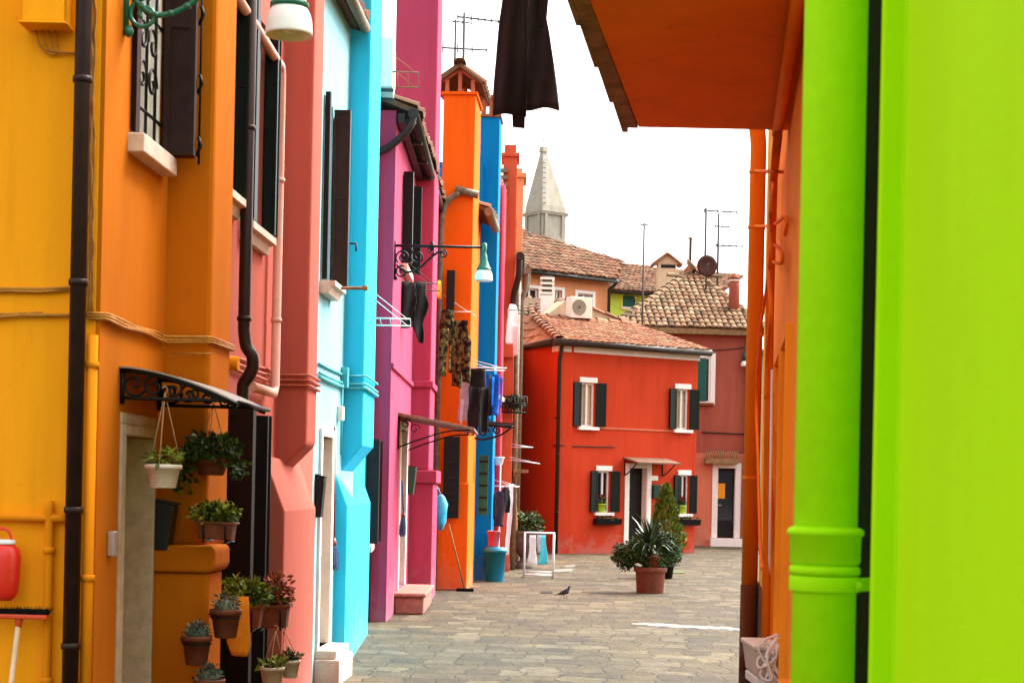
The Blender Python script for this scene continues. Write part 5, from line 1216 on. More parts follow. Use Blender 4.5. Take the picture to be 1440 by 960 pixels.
def sill_pot(W, wn, u, label, seed):
    c = W.P(u, wn[2] + .001, .02); t = thing('flowerpot', c, label, 'flowerpot'); rg = random.Random(seed)
    mb = MB().lathe(c, [(.075, 0), (.105, .19), (.115, .19), (.115, .21), (.095, .21), (.001, .19)], 18, cap=False); mb.build('pot', M['limepot'], t)
    mb = MB(); leaf_cloud(mb, c + Vector((0, 0, .30)), (.11, .09, .12), 120, .07, rg); mb.tube([c + Vector((0, 0, .18)), c + Vector((0, 0, .38))], .008, 5); mb.build('foliage', M['leaf'], t)
    mb = MB(); 
    for k in range(26): one_leaf(mb, c + Vector((rg.gauss(0, .05), rg.gauss(0, .04), .38 + rg.gauss(0, .03))), .05, rg, 0, 1, 1.2)
    mb.build('blossom', M['bloom'], t)
sill_pot(W1, wins[2], W1.px(845, 715)[0], 'lime green flowerpot with red blossom on the lower window sill beside the door', 71)
sill_pot(W1, wins[3], W1.px(958, 715)[0], 'lime green flowerpot half hidden behind the cypress on the window sill', 72)
p = W1.P(W1.px(987, 620)[0], W1.px(987, 620)[1], .08)
# roof: hipped, with a small lean-to gable behind
rA = A + Vector((-.1, .0, 0)); o1 = W1.n * .26 + Vector((0, 0, ZE + .10)); o2 = W2.n * .26 + Vector((0, 0, ZE + .10))
cor = C + W1.n * .26 + W2.n * .14 + Vector((0, 0, ZE + .10))
dirr = (W1.t); back = -W1.n
apex = C + back * 3.0 + W1.t * 1.1 + Vector((0, 0, ZE + 0.98))
apex2 = D + back * 3.0 + Vector((0, 0, ZE + 0.98))
tile_roof([cor, D + o1 + W1.t * .2, apex2 + W1.t * .2, apex], M['tile_new'], RD, seed=21, w=.18, rad=.085)
tile_roof([A + o2 - W2.t * .3, cor, apex, apex - W2.t * 3.2], M['tile_new'], RD, seed=22, w=.18, rad=.085)
mb = MB(); rg = random.Random(33); ridge_tiles(mb, cor + Vector((0, 0, .04)), apex + Vector((0, 0, .05)), rg, .12); ridge_tiles(mb, apex + Vector((0, 0, .05)), apex2 + Vector((0, 0, .05)), rg, .12); mb.build('ridge_tile', M['tile_new'], RD)
mb = MB(); q0 = D + o1 + W1.t * .2; mb.prism([q0, apex2 + W1.t * .2, apex2 + W1.t * .2 - Vector((0, 0, .14)), q0 - Vector((0, 0, .14))], W1.t * -.05); mb.build('verge_board', M['whitestone'], RD)
# pale gabled upstand and tile slope on the red house roof
lo, ro = at(735, 447, 46.5), at(905, 470, 49.3); pk = at(797, 421, 46.8)
GB = thing('roof_gable', lo, 'low pale gable with a tiled verge rising behind the red house roof', 'roof gable')
g0, g1, g2 = at(748, 458, 45.3), at(797, 422, 45.7), at(905, 462, 46.6)
mb = MB(); mb.prism([g0 - Vector((0, 0, .5)), g2 - Vector((0, 0, .5)), g2, g1, g0], Vector((-.25, .35, 0))); mb.build('gable_wall', M['cream'], GB)
mb = MB(); rg = random.Random(35); ridge_tiles(mb, g1 + Vector((0, 0, .02)), g2 + Vector((0, 0, .02)), rg, .09); mb.build('verge_tile', M['tile_new'], GB)
tile_roof([at(722, 446, 46.9), at(770, 440, 46.9), at(798, 420, 48.2), at(735, 418, 48.2)], M['tile'], GB, seed=24)
# air conditioner on the roof
c = at(814, 448, 45.2)
ac_unit(c, Vector((.93, .37, 0)), Vector((-.37, .93, 0)), .62, .34, .56, 'white air conditioner standing on the red house roof')
mb = MB(); c = at(769, 425, 46.2); z1 = at(769, 388, 46.2).z
VS = thing('vent_stack', Vector((c.x, c.y, c.z - .6)), 'short white banded vent stack on the red house roof', 'chimney')
mb.box((c.x - .17, c.y - .17, c.z - .7), (c.x + .17, c.y + .17, c.z + .18)); mb.build('stack', M['whitestone'], VS, bevel=.01)
mb = MB(); n_ = 4; hh = (z1 - c.z - .18) / n_
for k in range(n_): mb.box((c.x - .19, c.y - .19, c.z + .20 + k * hh), (c.x + .19, c.y + .19, c.z + .20 + (k + .45) * hh))
mb.build('louvre', M['whitestone'], VS, bevel=.006)
mb = MB(); mb.box((c.x - .13, c.y - .13, c.z + .17), (c.x + .13, c.y + .13, z1)); mb.build('vent_core', M['acdark'], VS)

# ================================================================ BRICK PINK HOUSE right of the red one
PK = thing('brick_pink_house', (5.2, 49.7, 0), 'faded brick pink house with teal shutter and white door frame', 'house')
W3 = Wall((3.05, 49.5), (7.02, 49.8)); ZP = 6.3
dk = rect(W3, 1008, 1034, 658, 768); dk = (dk[0], dk[1], .25, dk[3]); wk = rect(W3, 975, 999, 502, 566)
mb = MB(); W3.body(mb, 0, W3.len, 2.72, ZP, [wk], 5.0); mb.build('wall', M['brickpink'], PK)
mb = MB(); W3.body(mb, 0, W3.len, 0, 2.716, [dk], 5.0); mb.build('ground_floor_wall', M['salmon'], PK)
dd = door(W3, PK, *dk, depth=.14, leaf=M['dark_wood'], frame=M['whitestone'], fw=.15, proud=.03, glazed=True)
nb = MB(); u, z = W3.px(1014, 690); W3.box(nb, u - .14, u + .14, z - .22, z + .22, -.13, -.115); nb.build('notice', M['notice'], dd)
st = MB(); W3.box(st, dk[0] - .2, dk[1] + .2, 0, .24, 0, .25); st.build('doorstep', M['whitestone'], PK, bevel=.01)
w = window(W3, PK, *wk, depth=.06, frame=M['whitestone'], sill=M['terracotta2'], curtain=None)
mb = MB(); W3.box(mb, wk[0] + .02, wk[1] - .12, wk[2] + .03, wk[3] - .03, -.05, -.01)
for k in range(22): W3.box(mb, wk[0] + .04, wk[1] - .14, wk[2] + .06 + k * .057, wk[2] + .09 + k * .057, -.01, .002)
mb.build('shutter', M['shutter_teal'], w)
mb = MB(); W3.box(mb, wk[1], wk[1] + .14, wk[2] - .05, wk[3] + .12, -.02, .02); W3.box(mb, wk[0] - .1, wk[1], wk[3], wk[3] + .12, -.02, .02); mb.build('surround', M['whitestone'], w)
pz0 = W3.px(1015, 652)[1]; pz1 = W3.px(1015, 634)[1]; ua, ub = W3.px(990, 640)[0], W3.px(1036, 640)[0]
FR = thing('fringe_awning', W3.P(ua, pz0), 'ochre fringed awning strip above the white framed door', 'awning')
mb = MB(); W3.box(mb, ua, ub, pz0, pz0 + .16, .02, .30); mb.build('awning_cloth', M['eavewood'], FR)
mb = MB()
for k in range(14): u = ua + (ub - ua) * (k + .5) / 14; mb.tube([W3.P(u, pz0 + .16, .2), W3.P(u, pz1, .2)], .018, 6)
mb.build('fringe', M['eavewood'], FR)
mb = MB(); W3.box(mb, -.3, W3.len + .1, ZP - .16, ZP, .0, .28); mb.build('eave_board', M['eavewood'], PK)
pipe(PK, [(W3.P(3.75, 0, .1)), (W3.P(3.75, ZP - .9, .1)), W3.P(3.75, ZP - .1, .2)], .055, M['dark_gutter'], clips=[1.5, 3.5], clipmat=M['dark_gutter'])
mb = MB(); p = W3.P(3.65, W3.px(1044, 492)[1], .3); mb.lathe(p, [(.11, -.35), (.13, -.2), (.07, -.05), (.05, .1), (.02, .3)], 14); LT = thing('street_lantern', p, 'small white and green wall lantern high on the brick pink house', 'street lamp'); mb.build('lantern_body', M['mailteal'], LT)
mb = MB().lathe(p - Vector((0, 0, .5)), [(.15, 0), (.16, .06), (.12, .15)], 14); mb.build('lamp_shade', M['bulbglass'], LT); mb = MB().tube([p + Vector((0, .3, .2)), p + Vector((0, 0, .2))], .02, 6); mb.build('arm', M['iron'], LT)
mb = MB(); rope(mb, W3.P(2.45, W3.px(1010, 608)[1], .03), W3.P(3.7, W3.px(1040, 610)[1], .03), .02, 0); mb.build('cable', M['dark_gutter'], PK); mb = MB(); rope(mb, W3.P(1.95, W3.px(990, 492)[1], .03), W3.P(3.65, W3.px(1035, 488)[1], .03), .012, .05); mb.build('cable', M['dark_gutter'], PK)
CH_ = thing('cream_house', (7.06, 49.7, 0), 'cream house of which a narrow strip shows beside the tangerine downpipe', 'house')
mb = MB(); mb.box((7.06, 49.72, 0), (12, 54, 5.6)); mb.build('wall', M['cream'], CH_, bevel=.01)
mb = MB(); mb.box((7.06, 49.5, 5.6), (12.2, 54, 5.75)); mb.build('roof', M['eavewood'], CH_)
# its hipped roof
ap = at(962, 389, 53.5); e0 = at(862, 461, 49.3); e1 = at(1078, 462, 49.5)
e0.z = e1.z = ZP + .03; bk0 = at(846, 430, 57)
tile_roof([e0, e1, ap + Vector((.5, 0, 0)), ap], M['tile_old'], PK, seed=31, w=.18, l=.33, rad=.085)
tile_roof([e1, e1 + Vector((.5, 8, 0)), ap + Vector((.6, 1, 0)), ap + Vector((.5, 0, 0))], M['tile_old'], PK, seed=32, w=.18, l=.33, rad=.085)
tile_roof([e0 + Vector((-.8, 8, 0)), e0, ap, ap + Vector((-.1, 1.2, 0))], M['tile_old'], PK, seed=34, w=.18, l=.33, rad=.085)
mb = MB(); rg = random.Random(36); ridge_tiles(mb, e1, ap + Vector((.5, 0, .03)), rg, .14); ridge_tiles(mb, e0, ap + Vector((0, 0, .03)), rg, .14); ridge_tiles(mb, ap + Vector((-.5, .1, .03)), ap + Vector((1.2, .1, .03)), rg, .15); mb.build('ridge_tile', M['tile_old'], PK)
# round chimney, small gabled chimney and conical vent on the roofs behind
c = at(1032, 440, 50.9); z1 = at(1032, 386, 50.9).z
CH = thing('round_chimney', Vector((c.x, c.y, c.z - .4)), 'round terracotta chimney pot with a white ring on the brick pink roof', 'chimney')
mb = MB().lathe(c, [(.17, -.5), (.16, .75), (.155, z1 - c.z - .20)], 20); mb.build('stack', M['brickpink'], CH)
mb = MB().lathe(c, [(.175, z1 - c.z - .21), (.18, z1 - c.z - .19), (.175, z1 - c.z - .15)], 20); mb.build('ring', M['whitestone'], CH)
mb = MB().lathe(c, [(.20, z1 - c.z - .149), (.12, z1 - c.z - .06), (.05, z1 - c.z), (.03, z1 - c.z + .04)], 20); mb.build('chimney_cap', M['terracotta2'], CH)
c = at(970, 392, 56); z1 = at(970, 374, 56).z; zp = at(971, 334, 56).z
VT = thing('cone_vent', Vector((c.x, c.y, c.z - .3)), 'conical tiled vent with a thin grey flue pipe on the ridge', 'chimney')
mb = MB().lathe(c, [(.36, -.5), (.34, .05), (.2, .28), (.10, z1 - c.z)], 20); mb.build('cone', M['terracotta2'], VT)
mb = MB().lathe(c, [(.045, .2), (.045, zp - c.z - .05), (.09, zp - c.z - .04), (.08, zp - c.z)], 12); mb.build('flue', M['greygutter'], VT)
c = at(937, 388, 60); z1 = at(937, 372, 60).z; zp = at(937, 358, 60).z
GC = thing('gabled_chimney', Vector((c.x, c.y, c.z - .5)), 'small cream chimney with its own tiled gable roof on the far ridge', 'chimney')
mb = MB().box((c.x - .33, c.y - .3, c.z - .9), (c.x + .33, c.y + .3, z1)); mb.build('stack', M['creamcloth'], GC, bevel=.01)
mb = MB(); mb.prism([(c.x - .40, c.y - .32, z1 + .001), (c.x + .40, c.y - .32, z1 + .001), (c.x, c.y - .32, zp - .05)], (0, .64, 0)); mb.build('gable', M['creamcloth'], GC)
mb = MB().box((c.x - .22, c.y - .305, z1 - .16), (c.x + .28, c.y - .301, z1 - .04)); mb.build('opening', M['iron'], GC)
for s in (-1, 1): cap_slope([(c.x + s * .5, c.y - .45, z1 - .04), (c.x + s * .5, c.y + .45, z1 - .04), (c.x, c.y + .45, zp), (c.x, c.y - .45, zp)], M['tile_new'], GC, 40 + s)
# satellite dish and aerials
c = at(994, 374, 52.2); DS = thing('satellite_dish', Vector((c.x, c.y, c.z - .6)), 'brown satellite dish on the roof ridge', 'satellite dish')
mb = MB(); rr = 15 * 52.2 / 2400
prof = [(.001, .05), (rr * .4, .042), (rr * .75, .02), (rr, .0), (rr * 1.01, -.012), (rr * .75, .008), (.001, .035)]
mb.lathe((0, 0, 0), prof, 28, cap=False); rm = Matrix.Rotation(R(15), 4, 'Z') @ Matrix.Rotation(R(-86), 4, 'X')
mb.v = [c + (rm @ v) for v in mb.v]; mb.build('reflector', M['dish'], DS)
mb = MB().tube([c + Vector((0, .1, -.75)), c + Vector((0, .1, .1))], .03, 8); mb.build('mast', M['steel'], DS); mb = MB().tube([c + Vector((0, -.02, -.25)), c + Vector((0, -.35, 0))], .015, 6); mb.box(c + Vector((-.04, -.42, -.04)), c + Vector((.04, -.32, .04))); mb.build('feed_arm', M['steel'], DS)
b = at(991, 392, 54); antenna(b + Vector((0, 0, -.3)), at(991, 292, 54).z - b.z + .3, [(at(991, 296, 54).z - b.z + .3, -.05, 1.0, 6, .6, .2)], 'tall aerial mast with a horizontal boom beside the brown dish', M['steel'], .034)
b = at(1009, 388, 54.6); antenna(b + Vector((0, 0, -.3)), at(1009, 300, 54.6).z - b.z + .3, [(at(1009, 345, 54.6).z - b.z + .3, -.05, .8, 5, .5, .1), (at(1009, 318, 54.6).z - b.z + .3, -.1, .35, 3, .4, .1)], 'aerial mast with two short booms right of the brown dish', M['steel'], .034)
b = at(903, 460, 47.6); antenna(b + Vector((0, 0, -.8)), at(903, 313, 47.6).z - b.z + .8, [(at(903, 316, 47.6).z - b.z + .8, -.08, .10, 2, .2, .0)], 'thin bare mast standing before the weathered tile roofs', M['steel'], .026)

# ================================================================ PEACH HOUSE, LIGHT GREEN HOUSE, far roofs
EH = thing('peach_house', (1, 55, 0), 'peach house with white framed windows behind the red house', 'house')
zE = 8.62
pl = at(722, 380, 55); pr = at(856, 390, 57.6)
W4 = Wall((pl.x - .6, 54.9), (pr.x, 57.6))
ws = [rect(W4, 735, 757, 405, 424), rect(W4, 812, 833, 413, 436), rect(W4, 780, 790, 408, 424)]
mb = MB(); W4.body(mb, 0, W4.len, 0, zE, ws, 5.0); mb.build('wall', M['peach'], EH)
for wn in ws: 
    w = window(W4, EH, *wn, depth=.12, frame=M['whitestone'], sill=M['whitestone'])
    mb = MB(); W4.box(mb, wn[0] - .11, wn[0], wn[2], wn[3] + .1, -.02, .025); W4.box(mb, wn[1], wn[1] + .11, wn[2], wn[3] + .1, -.02, .025); W4.box(mb, wn[0], wn[1], wn[3], wn[3] + .1, -.02, .025); mb.build('surround', M['whitestone'], w)
r1, r2 = at(716, 328, 59.5), at(868, 372, 62.5)
r1.x -= .5
e0 = W4.P(-.1, zE + .05, .3); e1 = W4.P(W4.len + .15, zE + .05, .3)
rl = Vector((e0.x - .2, e0.y + 4.6, r1.z + .10)); VV = rl - e0
tile_roof([e0, e1, e1 + VV * .50 + (e1 - e0) * .10, rl + (e1 - e0) * .30, rl], M['tile'], EH, seed=41, w=.19, l=.34, rad=.09)
mb = MB(); mb.tube([e0 - Vector((0, 0, .08)), e1 - Vector((0, 0, .08))], .07, 10); mb.tube(curve([e1 - Vector((0, 0, .1)), W4.P(W4.len - .05, zE - .3, .1)], 3) + [W4.P(W4.len - .05, 4, .1)], .055, 8); mb.build('gutter', M['dark_gutter'], EH)
GH = thing('light_green_house', (4, 60, 0), 'light green house with a teal shutter between the far tile roofs', 'house')
gl, gr_ = at(850, 408, 59.5), at(1010, 430, 61.5); W5 = Wall((gl.x - .8, 59.5), (gr_.x - .3, 61.5)); zG = at(880, 412, 60).z
wn = rect(W5, 876, 896, 416, 432)
mb = MB(); W5.body(mb, 0, W5.len, 0, zG, [wn], 5.0); mb.build('wall', M['lime_far'], GH)
w = window(W5, GH, *wn, depth=.1, frame=M['whitestone'], sill=M['whitestone']); mb = MB(); W5.box(mb, wn[0] + .02, wn[0] + .42, wn[2], wn[3], -.01, .03); mb.build('shutter', M['shutter_teal'], w)
e0 = W5.P(-.2, zG + .05, .35); e1 = W5.P(W5.len, zG + .05, .35); rz = at(940, 381, 65)
tile_roof([e0, e1, Vector((e1.x + 1.6, e1.y + 5, rz.z)), Vector((e0.x, e0.y + 5, rz.z))], M['tile'], GH, seed=43, w=.19, l=.34, rad=.09)
mb = MB(); mb.tube([e0 - Vector((0, 0, .06)), e1 - Vector((0, 0, .06))], .07, 10); mb.build('gutter', M['dark_gutter'], GH)

# ================================================================ BELL TOWER
BY = 250.0; k_ = BY / 2400
cx = at(766, 340, BY); apx = at(764.5, 207, BY); zb = at(766, 300, BY).z; zc = at(768, 345, BY).z
BT = thing('bell_tower', (cx.x, BY, 0), 'slightly leaning pale stone bell tower with a pyramid spire', 'bell tower')
ln = Vector((-.6, 0, 0)) * .02
def ring4(mb, levels, rot=R(36)):
    vs, fs = [], []
    for (h, z, ox) in levels:
        for q in range(4):
            th = rot + q * math.pi / 2 + math.pi / 4; vs.append((cx.x + ox + h * math.sqrt(2) * math.cos(th), BY + h * math.sqrt(2) * math.sin(th), z))
    for i in range(len(levels) - 1):
        for q in range(4): fs.append((i * 4 + q, i * 4 + (q + 1) % 4, (i + 1) * 4 + (q + 1) % 4, (i + 1) * 4 + q))
    fs += [(3, 2, 1, 0), tuple(range(4 * len(levels) - 4, 4 * len(levels)))]
    mb.add(vs, fs)
hb = 2.15; ox = apx.x - cx.x
mb = MB(); ring4(mb, [(hb * 1.05, 0, 0.5), (hb * 1.05, zc - .8, 0)]); mb.build('shaft', M['tower'], BT)
mb = MB(); ring4(mb, [(hb * 1.22, zc - .8, 0), (hb * 1.22, zc - .2, 0), (hb * 1.05, zc - .2, 0), (hb * 1.0, zc, 0), (hb * 1.0, zb - .5, 0), (hb * 1.1, zb - .5, 0), (hb * 1.16, zb - .05, 0), (hb * .98, zb, 0)]); mb.build('belfry', M['tower'], BT)
mb = MB()
for q in range(4):
    th = R(36) + q * math.pi / 2; nn = Vector((math.cos(th), math.sin(th), 0)); tt = Vector((-nn.y, nn.x, 0)); c = Vector((cx.x, BY, 0)) + nn * hb * 1.05
    mb.prism([c - tt * hb * 1.1 + Vector((0, 0, zc - .1)), c + tt * hb * 1.1 + Vector((0, 0, zc - .1)), c + Vector((0, 0, zc + 1.5))], nn * .35)
    for s in (-1, 1): mb.ob(c + tt * (s * hb * .72) - tt * .25 + Vector((0, 0, zc)), tt * .5, nn * .12, (0, 0, zb - .5 - zc))
mb.build('pediment', M['tower'], BT)
mb = MB(); ring4(mb, [(hb * 1.0, zb, 0), (hb * .96, zb + .8, ox * .05), (.34, apx.z - .8, ox), (.5, apx.z - .75, ox), (.4, apx.z, ox)]); sp = mb.build('spire', M['tower'], BT)
mb = MB(); 
for k in range(9):
    f = .12 + .08 * k; z = zb + (apx.z - zb) * f; h = hb * (1 - f) + .2 * f
    th = R(36) + math.pi * 1.25
    p = Vector((cx.x + ox * f + h * math.sqrt(2) * math.cos(th), BY + h * math.sqrt(2) * math.sin(th), z)); mb.ob(p + Vector((-.02, -.06, 0)), (.55, 0, 0), (0, .5, 0), (0, 0, .45))
mb.build('quoin', M['whitestone'], sp)
mb = MB().tube([(apx.x, BY, apx.z), (apx.x, BY, apx.z + 1.6)], .06, 6); mb.tube([(apx.x - .3, BY, apx.z + 1.1), (apx.x + .3, BY, apx.z + 1.1)], .05, 6); mb.build('cross', M['steel'], BT)

# ================================================================ THE SQUARE: planted pots, pigeon, slabs
c = on_ground(914, 833); PO = thing('potted_shrub', c, 'big terracotta pot with a spiky yucca and bushy evergreen shrub', 'potted plant'); rg = random.Random(81)
k_ = c.y / 2400; H = at(915, 797, c.y).z
def square_pot(c, r0, r1, h, mat, root, n=4, rot=R(45)):
    mb = MB(); P_ = []
    for (r, z) in ((r0, 0), (r1 * .95, h - .07), (r1 * 1.06, h - .07), (r1 * 1.08, h), (r1 * .92, h), (r1 * .9, h - .04)):
        P_.append((r, z))
    mb.lathe(c, P_, 24); return mb.build('pot', mat, root, bevel=.006)
square_pot(c, 19 * k_, 22 * k_, H, M['terracotta'], PO)
mb = MB()
for i in range(90):                                               # strap leaves of the yucca
    th = rg.uniform(0, 6.283); L = rg.uniform(.42, .74); el = rg.uniform(.35, 1.5); base = c + Vector((-.02 + rg.gauss(0, .03), rg.gauss(0, .03), H + .12 + rg.uniform(0, .2)))
    dh = Vector((math.cos(th), math.sin(th), 0)); pts = []; mb.cur = rg.random(); dr_ = rg.uniform(.15, .6)
    for q in range(6):
        s = q / 5; a_ = el - s * s * dr_; pts.append(base + dh * L * s * math.cos(a_ * .9 + .1) + Vector((0, 0, L * s * math.sin(max(-.6, a_)))))
    sd_ = Vector((-dh.y, dh.x, 0)); vs = []
    for q, p in enumerate(pts): w_ = .026 * (1 - (q / 5) ** 2) + .002; vs += [p - sd_ * w_, p + sd_ * w_]
    mb.add(vs, [(2 * q, 2 * q + 1, 2 * q + 3, 2 * q + 2) for q in range(5)], True)
mb.cur = .3; mb.tube([c + Vector((0, 0, H - .05)), c + Vector((0, 0, H + .3))], .05, 8); mb.build('yucca_leaves', M['yucca'], PO)
mb = MB()
for (dx, dy, dz, r, n_) in ((-.02, .16, .34, .36, 900), (.22, .12, .40, .28, 600), (-.42, .05, .12, .27, 800), (-.24, -.1, .26, .30, 900), (.32, .1, .20, .28, 800), (.05, -.05, .14, .30, 800), (-.05, .2, .38, .30, 600), (-.50, .0, .24, .18, 300)):
    leaf_cloud(mb, c + Vector((dx * .9, dy, H + dz)), (r * .8, r * .7, r * .62), n_, .06, rg, 0, 1)
for i in range(26): th = rg.uniform(0, 6.3); mb.cur = .15; mb.tube([c + Vector((0, 0, H - .05)), c + Vector((.5 * math.cos(th), .35 * math.sin(th), H + rg.uniform(.05, .35)))], .007, 4)
mb.build('foliage', M['leaf'], PO)
p = at(919, 797, c.y - .12); sp_ = thing('flowerpot', Vector((c.x + .03, c.y - .12, H - .03)), 'small terracotta pot with pale flowers set in the big yucca pot', 'flowerpot')
mb = MB(); cc_ = Vector((at(919, 797, c.y - .12).x, c.y - .12, H - .03)); round_pot(mb, cc_, .11, .20); mb.build('pot', M['terracotta2'], sp_)
mb = MB()
for i in range(50): one_leaf(mb, cc_ + Vector((rg.gauss(0, .08), rg.gauss(0, .06), .22 + abs(rg.gauss(0, .05)))), .06, rg, 0, 1, 1.3)
mb.build('blossom', M['greycloth'], sp_)
# conical cypress
c = on_ground(934, 813); CY_ = thing('potted_cypress', c, 'tall conical cypress standing in a dark pot behind the yucca', 'potted plant'); rg = random.Random(82)
mb = MB(); round_pot(mb, c, .20, .34); mb.build('pot', M['iron'], CY_)
zt_ = at(934, 684, c.y).z; z0 = .28
mb = MB(); mb.tube([c + Vector((0, 0, .3)), c + Vector((0, 0, zt_ * .8))], .03, 6, taper=[.03, .008]); mb.build('trunk', M['eavewood'], CY_)
mb = MB()
for i in range(5200):
    t_ = rg.random() ** 1.35; z = z0 + (zt_ - z0) * t_
    rad = .44 * (1 - t_) ** .72 * min(1, .62 + t_ * 2.2) * (1 + .28 * noise.noise(Vector((z * 3.1, i % 7 * .3, 0)))); th = rg.uniform(0, 6.283)
    rr = rad * (.35 + .65 * math.sqrt(rg.random())) * (1 + .22 * noise.noise(Vector((math.cos(th) * 1.8, math.sin(th) * 1.8, z * 3.3))))
    p = c + Vector((rr * math.cos(th), rr * math.sin(th), z)); d = Vector((math.cos(th) * .5, math.sin(th) * .5, 1.0)) + Vector((rg.gauss(0, .35), rg.gauss(0, .35), rg.gauss(0, .3)))
    d.normalize(); a_ = d.cross(Vector((rg.gauss(0, 1), rg.gauss(0, 1), rg.gauss(0, 1)))).normalized(); s = rg.uniform(.05, .11); mb.cur = min(1, max(0, rg.gauss(.5, .25)))
    mb.add([p, p + d * s * .5 + a_ * s * .16, p + d * s, p + d * s * .5 - a_ * s * .16], [(0, 1, 2, 3)])
mb.build('crown', M['conifer'], CY_)

# pigeon
c = on_ground(794, 841); PG = thing('pigeon', c, 'grey pigeon walking on the paving', 'bird')
me = bpy.data.meshes.new('pigeon_body')
sk = [((-.155, 0, .085), .010, .018), ((-.115, 0, .095), .022, .018), ((-.06, 0, .112), .042, .040), ((0, 0, .130), .055, .054), ((.05, 0, .150), .050, .052), ((.078, 0, .185), .032, .034), ((.085, 0, .222), .023, .024), ((.094, 0, .245), .025, .026), ((.115, 0, .245), .012, .012)]
me.from_pydata([p[0] for p in sk], [(i, i + 1) for i in range(len(sk) - 1)], [])
ob = bpy.data.objects.new('body', me); col.objects.link(ob); ob.parent = PG
m_ = ob.modifiers.new('skin', 'SKIN'); 
for i, p in enumerate(sk): me.skin_vertices[0].data[i].radius = (p[1], p[2])
me.skin_vertices[0].data[3].use_root = True
s_ = ob.modifiers.new('sub', 'SUBSURF'); s_.levels = s_.render_levels = 2
me.materials.append(M['pigeon'])
rz = R(12)
def pg(x, y, z): return c + Matrix.Rotation(rz, 3, 'Z') @ Vector((x, y, z))
ob.rotation_euler = (0, 0, rz)
mb = MB(); mb.add([pg(-.1, -.02, .10), pg(-.21, -.028, .072), pg(-.215, .028, .072), pg(-.1, .02, .10), pg(-.1, 0, .115), pg(-.21, 0, .084)], [(0, 1, 2, 3), (0, 4, 5, 1), (4, 3, 2, 5), (1, 5, 2), (0, 3, 4)]); mb.build('tail', M['pigeon'], PG)
for s in (-1, 1):
    mb = MB()
    for k in range(8): mb.add([pg(.045 - .01 * k, s * (.05 + .003 * (k % 2)), .155 - .006 * k), pg(.03 - .012 * k, s * .058, .115 - .0 * k), pg(-.13 - .006 * k + .02, s * (.030), .095 - .0015 * k), pg(-.10, s * .034, .125 - .003 * k)], [(0, 1, 2, 3)])
    mb.build('wing', M['pigeon'], PG)
    mb = MB(); x = .012 + .03 * s; mb.tube([pg(x - .005, s * .02, .085), pg(x, s * .02, .04), pg(x + .004, s * .02, .006)], .005, 6)
    for a_ in (-.5, 0, .5, 3.14): mb.tube([pg(x + .004, s * .02, .006), pg(x + .004 + .028 * math.cos(a_), s * .02 + .028 * math.sin(a_), .004)], .003, 5)
    mb.build('leg', M['beak'], PG)
mb = MB(); mb.tube([pg(.112, 0, .246), pg(.135, 0, .240)], .005, 7, taper=[.007, .0015]); mb.build('beak', M['iron'], PG)

PG.scale = (.70, .70, .70)
# things lying flat on the paving
def flat(pts, z, name, mat, label, cat, kind=None, th=.012):
    q = [on_ground(x, y) for x, y in pts]; mb = MB(); mb.prism([Vector((p.x, p.y, .0005)) for p in q], (0, 0, z)); o = mb.build(name, mat, None, loc=(q[0].x, q[0].y, 0)); return tag(o, label, cat, None, kind)
flat([(776, 806), (802, 805), (806, 801), (780, 802)], .03, 'stone_slab', M['paleslab'], 'pale loose stone slab lying on the paving near the airer', 'slab')
flat([(793, 798), (808, 797), (809, 795), (796, 796)], .02, 'stone_slab', M['paleslab'], 'smaller stone slab lying nearest the red house wall', 'slab')
flat([(760, 834), (777, 834), (777, 831.5), (760, 831.5)], .006, 'drain_cover', M['grate'], 'dark narrow drain slot in the paving beside the pigeon', 'drain')
flat([(942, 806), (964, 806), (962, 802), (944, 802)], .012, 'doormat', M['leaf_yellow'], 'flat greenish mat on the paving behind the yucca pot', 'mat')
q = []
rg = random.Random(9)
mb = MB(); N_ = 26; up_, lo_ = [], []
for i in range(N_ + 1):
    k = i / N_; x = 888 + (1046 - 888) * k; yc = 876.5 + 8.5 * k
    up_.append(on_ground(x, yc - (2.2 + rg.uniform(-.8, .9)) * (.4 + .6 * min(1, k * 5)))); lo_.append(on_ground(x, yc + (2.2 + rg.uniform(-1.0, 1.0)) * (.4 + .6 * min(1, k * 5))))
vs = [Vector((p.x, p.y, .004)) for p in lo_] + [Vector((p.x, p.y, .004)) for p in up_]
mb.add(vs, [(i, i + 1, N_ + 2 + i, N_ + 1 + i) for i in range(N_)])
tag(mb.build('painted_line', M['linepaint'], None, loc=(vs[0].x, vs[0].y, 0)), 'worn white painted line across the grey paving', 'line marking', None, 'structure')

# ================================================================ RIGHT: TANGERINE HOUSE
rx = lambda y: .3148 + .1225 * y
TG = thing('tangerine_house', (rx(13.3), 13.3, 0), 'tangerine orange house with a deep overhanging eave and brown plinth', 'house')
WT = Wall((rx(13.6), 13.6), (rx(6.3), 6.3)); 
UT = lambda y: (13.6 - y) / -WT.t.y
hs = []
for (xa, xb, yt, yb_) in ((1095, 1103, 515, 905), (1105, 1113, 492, 935)):
    u0, z0 = WT.px(xa, yt); u1, _ = WT.px(xb, yt); hs.append((u0, u1, .06, z0))
ws_ = (UT(7.4), UT(6.8), .75, 2.42)
mb = MB(); WT.body(mb, 0, UT(9.06), 0, 7.6, [h for h in hs], 4.0); WT.body(mb, UT(9.06) + .001, WT.len, 0, 3.62, [ws_], 3.2); mb.build('wall', M['tangerine'], TG)  # unseen far height added to shade the left row; near part kept low
for k, h in enumerate(hs): door(WT, TG, *h, depth=.05, leaf=M['tangerine'], frame=M['tangerine'], fw=.06, proud=.03, handle=False)
w = window(WT, TG, *ws_, depth=.07, frame=M['tangerine'], sill=M['tangerine'], silld=.05, sillw=.04)
